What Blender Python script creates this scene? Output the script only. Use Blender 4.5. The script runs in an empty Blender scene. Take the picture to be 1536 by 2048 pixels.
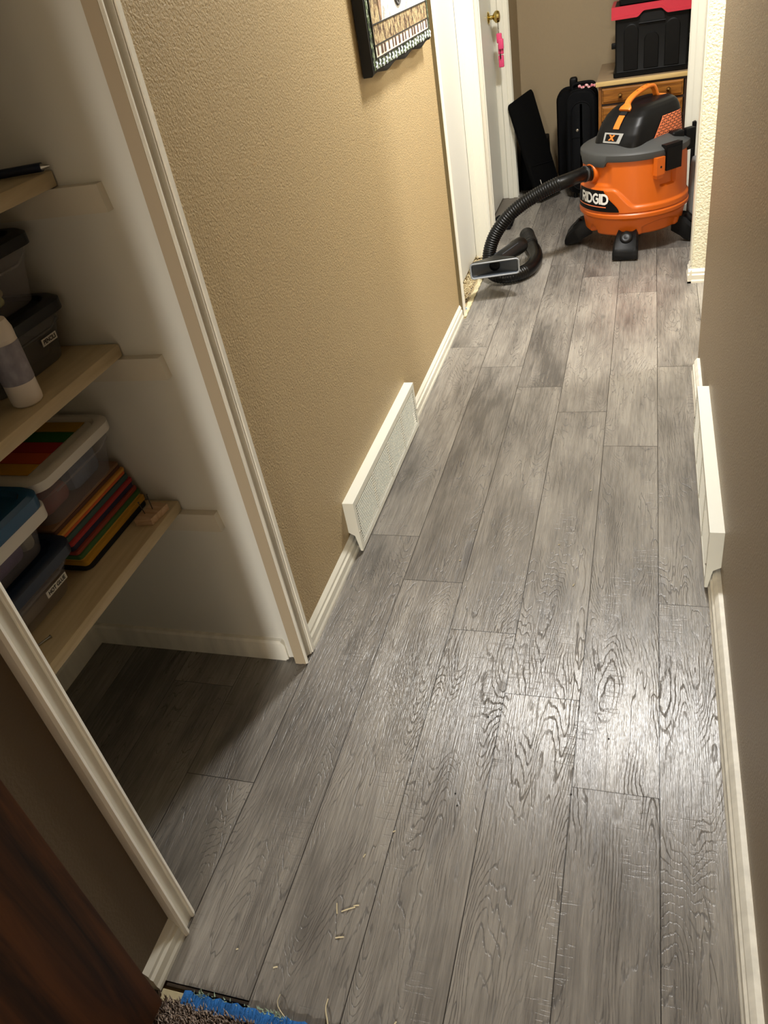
import bpy, bmesh, math, random
from mathutils import Vector, Matrix
PI = math.pi
random.seed(7)
S = 0.83            # survey units to metres
sc = bpy.context.scene
COL = sc.collection

# ------------------------------------------------------------------ camera, light, exposure
cam_d = bpy.data.cameras.new('camera'); cam = bpy.data.objects.new('camera', cam_d); COL.objects.link(cam)
cam.location = (-0.0722485 * S, 0.0867888 * S, 1.6060987 * S)
cam.rotation_euler = (0.946313454, 0.159842013, 0.268383030)
cam_d.sensor_fit = 'VERTICAL'; cam_d.sensor_height = 36.0; cam_d.lens = 36.0 * 1565.476 / 2048.0
cam_d.clip_start = 0.02; cam_d.clip_end = 50
sc.camera = cam
world = bpy.data.worlds.new('world'); sc.world = world; world.use_nodes = True
world.node_tree.nodes['Background'].inputs[0].default_value = (0.9, 0.8, 0.65, 1)
world.node_tree.nodes['Background'].inputs[1].default_value = 0.008
sc.view_settings.view_transform = 'Standard'; sc.view_settings.look = 'None'
sc.view_settings.exposure = 0.9; sc.view_settings.gamma = 1.0; sc.view_settings.use_curve_mapping = False

def area(name, loc, power, radius, color, aim=(0, 0, -1), spread=PI):
    d = bpy.data.lights.new(name, 'AREA'); d.shape = 'DISK'; d.size = 2 * radius * S
    d.energy = power; d.color = color; d.spread = spread
    o = bpy.data.objects.new(name, d); COL.objects.link(o)
    o.location = Vector(loc) * S
    o.rotation_euler = Vector(aim).to_track_quat('-Z', 'Y').to_euler()
    return o
WARM = (1.0, 0.985, 0.955)
area('hall_light', (-0.17, 3.68, 2.90), 37, 0.18, WARM)
area('passage_light', (1.05, 3.52, 2.90), 19, 0.13, WARM)
area('entry_light', (-0.29, -3.6, 2.05), 125.0, 0.14, (1.0, 0.985, 0.94))

# ------------------------------------------------------------------ materials
def mat(name, color, rough=0.5, metal=0.0, spec=0.5, alpha=1.0, bump=None, coat=0.0, vary=None, trans=0.0):
    m = bpy.data.materials.new(name); m.use_nodes = True
    nt = m.node_tree; p = nt.nodes['Principled BSDF']
    c = tuple(((v / 255) / 12.92 if v / 255 <= 0.04045 else ((v / 255 + 0.055) / 1.055) ** 2.4) for v in color) + (1,)
    p.inputs['Base Color'].default_value = c
    p.inputs['Roughness'].default_value = rough; p.inputs['Metallic'].default_value = metal
    p.inputs['Specular IOR Level'].default_value = spec; p.inputs['Alpha'].default_value = alpha
    p.inputs['Coat Weight'].default_value = coat; p.inputs['Transmission Weight'].default_value = trans
    tc = nt.nodes.new('ShaderNodeTexCoord')
    if vary:                                   # (scale vector, detail, amount) mottling of the colour itself
        mp = nt.nodes.new('ShaderNodeMapping'); mp.inputs['Scale'].default_value = vary[0]
        nt.links.new(tc.outputs['Object'], mp.inputs['Vector'])
        nz = nt.nodes.new('ShaderNodeTexNoise'); nz.inputs['Scale'].default_value = 1.0; nz.inputs['Detail'].default_value = vary[1]
        nt.links.new(mp.outputs[0], nz.inputs['Vector'])
        hs = nt.nodes.new('ShaderNodeHueSaturation'); hs.inputs['Color'].default_value = c
        mr = nt.nodes.new('ShaderNodeMapRange'); mr.inputs['From Min'].default_value = 0.3; mr.inputs['From Max'].default_value = 0.7
        mr.inputs['To Min'].default_value = 1 - vary[2]; mr.inputs['To Max'].default_value = 1 + vary[2]
        nt.links.new(nz.outputs['Fac'], mr.inputs['Value']); nt.links.new(mr.outputs[0], hs.inputs['Value'])
        nt.links.new(hs.outputs[0], p.inputs['Base Color'])
    if bump:                                   # (scale, detail, strength, distance)
        nz = nt.nodes.new('ShaderNodeTexNoise'); nz.inputs['Scale'].default_value = bump[0]; nz.inputs['Detail'].default_value = bump[1]
        nt.links.new(tc.outputs['Object'], nz.inputs['Vector'])
        b = nt.nodes.new('ShaderNodeBump'); b.inputs['Strength'].default_value = bump[2]; b.inputs['Distance'].default_value = bump[3]
        nt.links.new(nz.outputs['Fac'], b.inputs['Height']); nt.links.new(b.outputs[0], p.inputs['Normal'])
    return m

def wood_mat(name, dark, light, axis, sc_long, sc_across, rough=0.35, coat=0.0):
    m = mat(name, light, rough, coat=coat); nt = m.node_tree; p = nt.nodes['Principled BSDF']
    tc = nt.nodes.new('ShaderNodeTexCoord'); mp = nt.nodes.new('ShaderNodeMapping')
    s = [sc_across] * 3; s[axis] = sc_long; mp.inputs['Scale'].default_value = s
    nt.links.new(tc.outputs['Object'], mp.inputs['Vector'])
    nz = nt.nodes.new('ShaderNodeTexNoise'); nz.inputs['Scale'].default_value = 1; nz.inputs['Detail'].default_value = 5; nz.inputs['Roughness'].default_value = 0.65
    nz.inputs['Distortion'].default_value = 0.6
    nt.links.new(mp.outputs[0], nz.inputs['Vector'])
    cr = nt.nodes.new('ShaderNodeValToRGB')
    lin = lambda col: tuple(((v / 255) / 12.92 if v / 255 <= 0.04045 else ((v / 255 + 0.055) / 1.055) ** 2.4) for v in col) + (1,)
    cr.color_ramp.elements[0].position = 0.34; cr.color_ramp.elements[0].color = lin(dark)
    cr.color_ramp.elements[1].position = 0.66; cr.color_ramp.elements[1].color = lin(light)
    nt.links.new(nz.outputs['Fac'], cr.inputs[0]); nt.links.new(cr.outputs[0], p.inputs['Base Color'])
    b = nt.nodes.new('ShaderNodeBump'); b.inputs['Strength'].default_value = 0.08; b.inputs['Distance'].default_value = 0.002
    nt.links.new(nz.outputs['Fac'], b.inputs['Height']); nt.links.new(b.outputs[0], p.inputs['Normal'])
    return m

M = {}
M['tan'] = mat('tan_wall_paint', (180, 158, 118), 0.5, bump=(205, 2.5, 0.62, 0.004))
M['taupe'] = mat('taupe_wall_paint', (150, 134, 110), 0.46, spec=0.3, bump=(205, 2.5, 0.5, 0.0035))
M['taupe_far'] = mat('taupe_far_paint', (160, 142, 112), 0.55, bump=(60, 2, 0.2, 0.004))
M['cream'] = mat('cream_wall_paint', (236, 233, 208), 0.55, bump=(120, 3, 0.75, 0.006))
M['cream_smooth'] = mat('cream_trim_paint', (226, 220, 192), 0.5)
M['closet'] = mat('closet_wall_paint', (226, 223, 212), 0.55, bump=(60, 2, 0.06, 0.003))
M['ceiling'] = mat('ceiling_paint', (225, 218, 200), 0.8, bump=(60, 3, 0.6, 0.006))
M['white'] = mat('white_trim_paint', (232, 229, 214), 0.32, bump=(30, 2, 0.05, 0.003))
M['white_door'] = mat('white_door_paint', (224, 223, 214), 0.4)
M['oldwhite'] = mat('worn_trim_paint', (240, 236, 222), 0.36, vary=((40, 40, 6), 3, 0.10), bump=(40, 3, 0.12, 0.003))
M['metalwhite'] = mat('white_enamel', (238, 238, 226), 0.35)
M['dark_gap'] = mat('dark_duct', (24, 22, 20), 0.8)
M['subfloor'] = mat('subfloor', (120, 96, 66), 0.8, vary=((14, 14, 14), 4, 0.3))
M['black'] = mat('black_plastic', (11, 11, 12), 0.45, spec=0.16)
M['black_cowl'] = mat('satin_black_plastic', (11, 11, 12), 0.38, spec=0.2)
M['charcoal'] = mat('charcoal_lid_plastic', (62, 63, 63), 0.5, bump=(400, 2, 0.1, 0.001))
M['orange'] = mat('orange_plastic', (206, 97, 16), 0.38)
M['orange2'] = mat('bright_orange_plastic', (222, 120, 36), 0.42)
M['ventorange'] = mat('vent_orange', (240, 132, 84), 0.45)
M['lettering'] = mat('white_print', (240, 240, 236), 0.5)
M['silver'] = mat('silver_badge', (168, 168, 166), 0.3, metal=0.4)
M['hose'] = mat('hose_rubber', (8, 8, 8), 0.33, spec=0.26)
M['nozzle'] = mat('grey_nozzle_plastic', (66, 72, 80), 0.42)
M['nozzle_rim'] = mat('worn_nozzle_rim', (136, 140, 144), 0.45)
M['wand'] = mat('wand_plastic', (28, 28, 27), 0.4, spec=0.3)
M['hole'] = mat('unlit_hole', (8, 8, 8), 0.9)
M['brass'] = mat('polished_brass', (206, 184, 112), 0.16, metal=1.0)
M['knob'] = mat('aged_brass_knob', (150, 116, 70), 0.22, metal=1.0)
M['steel'] = mat('steel', (170, 165, 155), 0.3, metal=1.0)
M['pink'] = mat('pink_tag', (226, 72, 120), 0.5)
M['oak'] = wood_mat('honey_oak', (112, 66, 20), (172, 112, 44), 0, 4, 60, 0.28, 0.3)
M['oak_frame'] = wood_mat('honey_oak_frame', (104, 60, 18), (158, 100, 38), 2, 4, 60, 0.3, 0.2)
M['oak_top'] = wood_mat('pale_top_edge', (196, 164, 104), (222, 192, 132), 0, 4, 50, 0.4)
M['walnut'] = mat('dark_cabinet_side', (52, 32, 20), 0.5)
M['crate'] = mat('black_crate', (11, 11, 11), 0.5, spec=0.16)
M['red'] = mat('red_crate_rim', (192, 32, 56), 0.42)
M['fabric'] = mat('black_fabric', (12, 13, 15), 0.85, spec=0.12, bump=(500, 2, 0.4, 0.001))
M['fabric2'] = mat('black_nylon', (8, 8, 10), 0.7, spec=0.12, bump=(300, 2, 0.3, 0.001))
M['slab'] = mat('black_cloth_slab', (8, 8, 8), 0.9, spec=0.08, bump=(300, 2, 0.3, 0.001))
M['stain'] = wood_mat('dark_stained_door', (24, 15, 8), (88, 52, 24), 2, 1.6, 26, 0.6)
M['stain'].node_tree.nodes['Principled BSDF'].inputs['Specular IOR Level'].default_value = 0.2
M['shelf'] = wood_mat('varnished_shelf_board', (186, 166, 128), (208, 190, 154), 1, 3, 30, 0.45)
M['cleat'] = mat('painted_cleat', (222, 214, 196), 0.5)
M['raw_wood'] = wood_mat('raw_pine', (176, 140, 104), (208, 176, 140), 0, 10, 80, 0.7)
M['smoke'] = mat('smoky_clear_plastic', (122, 122, 122), 0.22, alpha=0.55)
M['clear'] = mat('clear_plastic', (196, 192, 196), 0.2, alpha=0.2)
M['black_lid'] = mat('black_bin_lid', (14, 15, 18), 0.4)
M['navy_lid'] = mat('navy_bin_lid', (18, 34, 58), 0.35)
M['teal_lid'] = mat('teal_bin_lid', (26, 86, 128), 0.25)
M['white_lid'] = mat('translucent_white_lid', (226, 222, 214), 0.4)
M['whiteplastic'] = mat('white_bottle_plastic', (232, 222, 210), 0.45)
M['bottle_label'] = mat('grey_bottle_label', (150, 146, 156), 0.5, vary=((60, 60, 40), 2, 0.25))
M['paper'] = mat('white_label_paper', (236, 234, 226), 0.7)
M['ink'] = mat('black_ink', (20, 20, 20), 0.7)
M['purple'] = mat('purple_contents', (92, 76, 118), 0.7, vary=((20, 20, 20), 2, 0.25))
M['contents_red'] = mat('dull_red_contents', (128, 60, 50), 0.7, vary=((20, 20, 20), 2, 0.25))
M['contents_blue'] = mat('blue_grey_contents', (96, 108, 132), 0.7, vary=((25, 25, 25), 2, 0.3))
M['carpet'] = mat('brown_carpet', (168, 150, 136), 0.95, vary=((160, 160, 160), 2, 0.4), bump=(220, 3, 1.0, 0.01))
M['blue_pad'] = mat('blue_carpet_pad', (34, 104, 176), 0.8, bump=(160, 3, 0.6, 0.004), vary=((60, 60, 60), 3, 0.15))
M['scrap'] = mat('beige_underlay_shreds', (206, 190, 150), 0.95)
M['scrap_dark'] = mat('dark_shreds', (70, 64, 56), 0.95)
M['scrap_blue'] = mat('blue_shreds', (70, 130, 180), 0.9)
M['scrap_green'] = mat('pale_green_tufts', (148, 166, 140), 0.95)
M['tack'] = mat('pale_tack_strip', (206, 194, 156), 0.85, vary=((30, 30, 30), 3, 0.25))
M['straw'] = mat('straw', (214, 200, 164), 0.8)
def colour(name, rgb, rough=0.75):
    if name not in M: M[name] = mat(name, rgb, rough)
    return M[name]

# ------------------------------------------------------------------ mesh helpers (all in survey units)
def V(*a): return Vector(a)
def box(bm, x0, x1, y0, y1, z0, z1):
    v = [bm.verts.new(c) for c in ((x0,y0,z0),(x1,y0,z0),(x1,y1,z0),(x0,y1,z0),(x0,y0,z1),(x1,y0,z1),(x1,y1,z1),(x0,y1,z1))]
    for f in ((0,3,2,1),(4,5,6,7),(0,1,5,4),(1,2,6,5),(2,3,7,6),(3,0,4,7)): bm.faces.new([v[i] for i in f])
    return v
def rbox(bm, x0, x1, y0, y1, z0, z1, r=0.005, seg=2):
    v = box(bm, x0, x1, y0, y1, z0, z1)
    es = {e for w in v for e in w.link_edges}
    bmesh.ops.bevel(bm, geom=list(es), offset=r, segments=seg, profile=0.5, affect='EDGES')
def prism(bm, pts, a0, a1, f):
    """polygon pts (p, q) extruded from a0 to a1; f(p, q, a) gives the point"""
    A = [bm.verts.new(f(p, q, a0)) for p, q in pts]; B = [bm.verts.new(f(p, q, a1)) for p, q in pts]
    n = len(pts)
    for i in range(n): bm.faces.new((A[i], A[(i+1) % n], B[(i+1) % n], B[i]))
    bm.faces.new(A[::-1]); bm.faces.new(B)
def loft(bm, rings, cap0=True, cap1=True, closed=True):
    R = [[bm.verts.new(p) for p in r] for r in rings]
    n = len(R[0])
    for a, b in zip(R, R[1:]):
        for i in range(n if closed else n - 1):
            j = (i + 1) % n
            bm.faces.new((a[i], a[j], b[j], b[i]))
    if cap0: bm.faces.new(R[0][::-1])
    if cap1: bm.faces.new(R[-1])
    return R
def spline(pts, k=12):
    P = [Vector(p) for p in pts]; P = [2*P[0]-P[1]] + P + [2*P[-1]-P[-2]]; out = []
    for i in range(1, len(P) - 2):
        for j in range(k):
            t = j / k; a, b, c, d = P[i-1:i+3]
            out.append(0.5 * ((2*b) + (c-a)*t + (2*a-5*b+4*c-d)*t*t + (3*b-a-3*c+d)*t**3))
    out.append(P[-2]); return out
def resample(pts, step):
    out = [pts[0].copy()]; acc = 0
    for a, b in zip(pts, pts[1:]):
        L = (b-a).length; d = step - acc
        while d <= L and L > 0: out.append(a + (b-a) * (d / L)); d += step
        acc = (acc + L) % step
    return out
def tube(bm, pts, r, n=12, cap=True):
    pts = [Vector(p) for p in pts]; rings = []; up = None
    for i, p in enumerate(pts):
        t = (pts[min(i+1, len(pts)-1)] - pts[max(i-1, 0)]).normalized()
        if up is None:
            up = V(0,0,1) if abs(t.z) < 0.9 else V(1,0,0)
        up = (up - t * up.dot(t)).normalized(); s = t.cross(up)
        ri = r[i] if isinstance(r, (list, tuple)) else r
        rings.append([p + (s * math.cos(2*PI*k/n) + up * math.sin(2*PI*k/n)) * ri for k in range(n)])
    loft(bm, rings, cap, cap)
def lathe(bm, prof, n=32, o=(0,0,0), axis=(0,0,1), cap=True):
    ax = Vector(axis).normalized(); q = V(0,0,1).rotation_difference(ax).to_matrix(); o = Vector(o)
    loft(bm, [[o + q @ V(r*math.cos(2*PI*k/n), r*math.sin(2*PI*k/n), z) for k in range(n)] for r, z in prof], cap, cap)
def rrect(hx, hy, r, n=5):
    out = []
    for cx, cy, a0 in ((hx-r, hy-r, 0), (-hx+r, hy-r, 90), (-hx+r, -hy+r, 180), (hx-r, -hy+r, 270)):
        for k in range(n + 1):
            a = math.radians(a0 + 90 * k / n); out.append((cx + r*math.cos(a), cy + r*math.sin(a)))
    return out
def obj(name, bm, m, parent=None, world=True, smooth=35):
    if parent is not None and world:
        o = Vector(parent['base'])
        for v in bm.verts: v.co -= o
    for v in bm.verts: v.co *= S
    bmesh.ops.recalc_face_normals(bm, faces=bm.faces)
    lim = math.radians(smooth)
    for f in bm.faces: f.smooth = True
    for e in bm.edges:
        e.smooth = len(e.link_faces) == 2 and e.calc_face_angle(0) < lim
    me = bpy.data.meshes.new(name); bm.to_mesh(me); bm.free(); me.materials.append(m)
    ob = bpy.data.objects.new(name, me); COL.objects.link(ob)
    if parent is not None:
        ob.parent = parent if not isinstance(parent, tuple) else None
    return ob
def sub(name, bm, m, part, thing, smooth=35, world=True):
    """a sub-part: child of a part whose own origin is the thing's origin"""
    ob = obj(name, bm, m, thing, world, smooth); ob.parent = part; return ob
def thing(name, label, cat, base, rotz=0, group=None):
    o = bpy.data.objects.new(name, None); COL.objects.link(o); o.empty_display_size = 0.05
    o.location = Vector(base) * S; o.rotation_euler = (0, 0, rotz)
    o['label'] = label; o['category'] = cat; o['base'] = tuple(base)
    if group: o['group'] = group
    return o
def tag(o, label, cat, group=None, kind=None):
    o['label'] = label; o['category'] = cat
    if group: o['group'] = group
    if kind: o['kind'] = kind
    return o
def struct(name, bm, m, smooth=35, parent=None):
    o = obj(name, bm, m, parent, smooth=smooth); o['kind'] = 'structure'; return o
N = bmesh.new

# ------------------------------------------------------------------ floor: laminate planks
W, L = 0.19, 1.4606
def floor_mat():
    m = bpy.data.materials.new('grey_oak_laminate'); m.use_nodes = True; nt = m.node_tree; nd = nt.nodes; lk = nt.links
    p = nd['Principled BSDF']
    uv = nd.new('ShaderNodeUVMap'); uv.uv_map = 'plank'
    at = nd.new('ShaderNodeAttribute'); at.attribute_name = 'seed'
    sep = nd.new('ShaderNodeSeparateXYZ'); lk.new(uv.outputs[0], sep.inputs[0])
    sd = nd.new('ShaderNodeSeparateColor'); lk.new(at.outputs['Color'], sd.inputs[0])
    def math_(op, a, b=None, c=None):
        n = nd.new('ShaderNodeMath'); n.operation = op
        for i, x in enumerate((a, b, c)):
            if x is None: continue
            if isinstance(x, (int, float)): n.inputs[i].default_value = x
            else: lk.new(x, n.inputs[i])
        return n.outputs[0]
    def comb(x, y, z):
        n = nd.new('ShaderNodeCombineXYZ')
        for i, a in enumerate((x, y, z)):
            if isinstance(a, (int, float)): n.inputs[i].default_value = a
            else: lk.new(a, n.inputs[i])
        return n.outputs[0]
    def noise(vec, detail=2, rough=0.5, dist=0.0):
        n = nd.new('ShaderNodeTexNoise'); n.inputs['Scale'].default_value = 1; n.inputs['Detail'].default_value = detail
        n.inputs['Roughness'].default_value = rough; n.inputs['Distortion'].default_value = dist
        lk.new(vec, n.inputs['Vector']); return n.outputs['Fac']
    def rng(v, a, b, c=0.0, d=1.0, smooth=True):
        n = nd.new('ShaderNodeMapRange'); n.interpolation_type = 'SMOOTHSTEP' if smooth else 'LINEAR'
        for i, x in zip((1, 2, 3, 4), (a, b, c, d)): n.inputs[i].default_value = x
        lk.new(v, n.inputs[0]); return n.outputs[0]
    u, v = sep.outputs[0], sep.outputs[1]; r1, r2, r3 = sd.outputs[0], sd.outputs[1], sd.outputs[2]
    off = math_('MULTIPLY', r1, 91.0)
    # smooth field whose contour lines make cathedral grain
    f = noise(comb(math_('MULTIPLY', u, 9.0), math_('MULTIPLY', v, 1.5), off), 1.6, 0.42, 0.12)
    wob = noise(comb(math_('MULTIPLY', u, 60.0), math_('MULTIPLY', v, 16.0), off), 3, 0.6)
    ph = math_('ADD', math_('MULTIPLY', f, 52.0), math_('MULTIPLY', wob, 1.5))
    ph = math_('ADD', ph, math_('MULTIPLY', u, 22.0))
    tri = math_('PINGPONG', ph, 0.5)
    line = rng(tri, 0.02, 0.15, 1.0, 0.0)
    line = math_('MULTIPLY', line, rng(noise(comb(math_('MULTIPLY', u, 260.0), math_('MULTIPLY', v, 30.0), off), 2, 0.6), 0.30, 0.58, 0.25, 1.0))
    fade = noise(comb(math_('MULTIPLY', u, 14.0), math_('MULTIPLY', v, 4.5), math_('ADD', off, 7.0)), 2)
    line = math_('MULTIPLY', line, rng(fade, 0.38, 0.62))
    fib = noise(comb(math_('MULTIPLY', u, 330.0), math_('MULTIPLY', v, 14.0), off), 3, 0.6)
    fib2 = noise(comb(math_('MULTIPLY', u, 120.0), math_('MULTIPLY', v, 5.0), math_('ADD', off, 3.0)), 3, 0.6)
    tick = noise(comb(math_('MULTIPLY', u, 26.0), math_('MULTIPLY', v, 190.0), off), 2, 0.5)
    tmask = noise(comb(math_('MULTIPLY', u, 10.0), math_('MULTIPLY', v, 4.0), math_('ADD', off, 17.0)), 2)
    tick = math_('MULTIPLY', rng(tick, 0.57, 0.68), rng(tmask, 0.52, 0.66))
    blot = noise(comb(math_('MULTIPLY', u, 9.0), math_('MULTIPLY', v, 2.6), math_('ADD', off, 31.0)), 4, 0.6)
    knotn = noise(comb(math_('MULTIPLY', u, 17.0), math_('MULTIPLY', v, 5.5), math_('ADD', off, 53.0)), 1)
    knot = rng(knotn, 0.70, 0.80)
    crk = noise(comb(math_('MULTIPLY', u, 16.0), math_('MULTIPLY', v, 2.2), math_('ADD', off, 71.0)), 3, 0.55)
    crack = math_('MULTIPLY', rng(math_('ABSOLUTE', math_('SUBTRACT', crk, 0.5)), 0.0, 0.007, 1.0, 0.0), rng(blot, 0.50, 0.60))
    ramp = nd.new('ShaderNodeValToRGB'); e = ramp.color_ramp.elements
    e[0].position = 0.32; e[0].color = (0.092, 0.084, 0.075, 1); e[1].position = 0.68; e[1].color = (0.315, 0.290, 0.252, 1)
    x = e.new(0.5); x.color = (0.200, 0.183, 0.161, 1)
    tone = math_('ADD', math_('MULTIPLY', blot, 0.70), math_('MULTIPLY', r2, 0.14))
    tone = math_('ADD', tone, math_('MULTIPLY', fib, 0.34)); tone = math_('ADD', tone, math_('MULTIPLY', fib2, 0.32)); tone = math_('SUBTRACT', tone, 0.25)
    lk.new(tone, ramp.inputs[0])
    dark = math_('MAXIMUM', math_('MULTIPLY', line, 0.60), math_('MULTIPLY', tick, 0.20))
    dark = math_('MAXIMUM', dark, math_('MULTIPLY', crack, 0.6)); dark = math_('MAXIMUM', dark, math_('MULTIPLY', knot, 0.55))
    eu = math_('MINIMUM', u, math_('SUBTRACT', W * S, u)); ev = math_('MINIMUM', v, math_('SUBTRACT', L * S, v))
    seam = rng(math_('MINIMUM', eu, ev), 0.0004, 0.0011, 1.0, 0.0)
    mx = nd.new('ShaderNodeMix'); mx.data_type = 'RGBA'; lk.new(dark, mx.inputs[0]); lk.new(ramp.outputs[0], mx.inputs[6]); mx.inputs[7].default_value = (0.038, 0.031, 0.026, 1)
    m2 = nd.new('ShaderNodeMix'); m2.data_type = 'RGBA'; lk.new(math_('MULTIPLY', seam, 0.92), m2.inputs[0]); lk.new(mx.outputs[2], m2.inputs[6]); m2.inputs[7].default_value = (0.012, 0.010, 0.009, 1)
    lk.new(m2.outputs[2], p.inputs['Base Color'])
    h = math_('SUBTRACT', math_('MULTIPLY', fib, 1.0), math_('MULTIPLY', dark, 1.0))
    h = math_('SUBTRACT', h, math_('MULTIPLY', seam, 1.5))
    b = nd.new('ShaderNodeBump'); b.inputs['Strength'].default_value = 0.7; b.inputs['Distance'].default_value = 0.0014
    lk.new(h, b.inputs['Height']); lk.new(b.outputs[0], p.inputs['Normal'])
    lk.new(math_('ADD', math_('MULTIPLY', dark, 0.6), 0.275), p.inputs['Roughness'])
    p.inputs['Specular IOR Level'].default_value = 0.72
    return m

bm = N(); uvl = bm.loops.layers.uv.new('plank'); cl = bm.loops.layers.float_color.new('seed')
STARTS = {-5: 2.065, -4: 1.847, -3: 1.648, -2: 1.433, -1: 1.180, 0: 1.808}
rf = random.Random(21)
def clip_plank(row, y0, x0, x1, ya, yb, seed):
    y1 = y0 + L; a, b = max(y0, ya), min(y1, yb)
    if b - a < 0.004: return
    xa, xb = max(x0, row * W), min(x1, row * W + W)
    pts = [(xa, a), (xb, a), (xb, b), (xa, b)]
    f = bm.faces.new([bm.verts.new((x, y, 0)) for x, y in pts])
    for l, (x, y) in zip(f.loops, pts):
        l[uvl].uv = ((x - row * W) * S, (y - y0) * S); l[cl] = seed
for row in range(-9, 11):
    st = STARTS.get(row, rf.uniform(0.3, 1.7))
    for k in range(-2, 5):
        y0 = st + k * L; seed = (rf.random(), rf.random(), rf.random(), 1)
        if row <= -6: clip_plank(row, y0, -9, 9, 0.35, 1.62, seed)
        elif row == -5:
            clip_plank(row, y0, -9, 9, 0.605, 3.87, seed); clip_plank(row, y0, -0.936, 9, 3.87, 4.80, seed); clip_plank(row, y0, -9, 9, 4.80, 6.7, seed)
        elif row <= 0: clip_plank(row, y0, -9, 9, 0.572, 6.7, seed)
        elif row == 1: clip_plank(row, y0, -9, 9, 3.0, 6.7, seed)
        else: clip_plank(row, y0, -9, 9, 3.0, 4.5, seed)
fl = struct('floor', bm, floor_mat())
bm = N(); box(bm, -1.8, 2.2, -4.4, 6.8, -0.06, -0.010); struct('floor_base', bm, M['subfloor'])
bm = N(); box(bm, -1.06, -0.936, 5.0, 6.05, -0.012, -0.002); box(bm, 0.19, 0.40, 4.3, 5.7, -0.012, -0.001); struct('floor_doorway', bm, mat('grey_vinyl', (104, 96, 86), 0.5, vary=((8, 8, 8), 3, 0.12)))

# ------------------------------------------------------------------ walls and ceiling
H = 2.94
XL, XR = -0.965, 0.16
bm = N()
box(bm, -1.07, XL, 1.49, 3.90, 0, H); box(bm, -1.07, XL, 0.715, 1.49, 2.46, H)
box(bm, -1.07, XL, 3.90, 4.79, 2.46, H); box(bm, -1.20, XL, 4.79, 5.00, 0, H); box(bm, -1.07, XL, 5.0, 6.035, 2.46, H)
struct('wall_left', bm, M['tan'])
bm = N(); box(bm, -1.20, XL, 6.035, 6.7, 0, H); struct('wall_left_far', bm, M['taupe_far'])
bm = N(); box(bm, -1.07, XL, -4.4, 0.715, 0, H); struct('wall_left_near', bm, mat('near_wall_shade_taupe', (104, 88, 64), 0.6, bump=(205, 2.5, 0.2, 0.003)))  # shade on this stretch of wall is mixed into its darker colour
bm = N(); box(bm, XR, XR + 0.12, -4.4, 3.30, 0, H); struct('wall_right', bm, M['taupe'])
bm = N(); box(bm, 0.163, 2.2, 4.20, 4.32, 0, H); struct('wall_passage', bm, M['cream'])
bm = N(); box(bm, 0.163, 0.45, 4.32, 4.36, 0, H); box(bm, 0.163, 0.45, 5.53, 6.7, 0, H); box(bm, 0.163, 0.45, 4.36, 5.53, 2.46, H); struct('wall_right_far', bm, M['cream_smooth'])
bm = N(); box(bm, -1.2, 0.45, 6.59, 6.7, 0, H); struct('wall_back', bm, M['taupe_far'])
bm = N(); box(bm, 2.1, 2.2, 3.2, 4.32, 0, H); box(bm, XR + 0.12, 2.2, 3.2, 3.30, 0, H); struct('wall_passage_end', bm, M['tan'])
bm = N(); box(bm, -1.8, 0.4, -4.5, -4.4, 0, H); struct('wall_behind', bm, M['tan'])
bm = N(); box(bm, -1.8, 2.2, -4.5, 6.8, H, H + 0.08); struct('ceiling', bm, M['ceiling'])
bm = N(); box(bm, -1.75, -1.008, 1.485, 1.60, 0, H); box(bm, -1.008, -0.984, 1.476, 1.60, 0.012, H); box(bm, -1.75, -1.665, 0.40, 1.485, 0, H); box(bm, -1.75, -1.07, 0.30, 0.40, 0, H)
struct('wall_closet', bm, M['closet'])

# baseboards: profile (depth, height)
BB = [(0, 0), (0.017, 0), (0.017, 0.010), (0.014, 0.018), (0.014, 0.040), (0.009, 0.046), (0.009, 0.056), (0.005, 0.063), (0, 0.070)]
def bb(name, segs, m, back=0):
    bm = N()
    for kind, c, a, b, sgn in segs:
        pf = [(-back, 0)] + BB[1:-1] + [(0, 0.070), (-back, 0.070)] if back else BB
        if kind == 'x': prism(bm, pf, a, b, lambda p, q, t: (c + sgn * p, t, q))
        else: prism(bm, pf, a, b, lambda p, q, t: (t, c + sgn * p, q))
    return struct(name, bm, m, smooth=20)
bb('baseboard_left', [('x', XL, 1.525, 3.885, 1), ('x', XL, 0.585, 0.695, 1)], M['white'])
bb('baseboard_right', [('x', XR - 0.011, -0.5, 3.2, -1)], M['oldwhite'], 0.012)
bb('baseboard_passage', [('y', 4.20, 0.146, 2.1, -1), ('x', 0.163, 4.183, 4.34, -1)], M['white'])
BC = [(0, 0), (0.014, 0), (0.014, 0.066), (0.010, 0.074), (0, 0.076)]
bm = N()
prism(bm, BC, -1.665, -1.018, lambda p, q, t: (t, 1.485 - p, q)); prism(bm, BC, 0.40, 1.485, lambda p, q, t: (-1.665 + p, t, q))
prism(bm, [(-1.018, 0.004), (-1.008, 0.008), (-1.008, 0.062), (-1.018, 0.076)], 1.470, 1.485, lambda p, q, t: (p, t, q))
struct('baseboard_closet', bm, M['oldwhite'], smooth=20)

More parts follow.
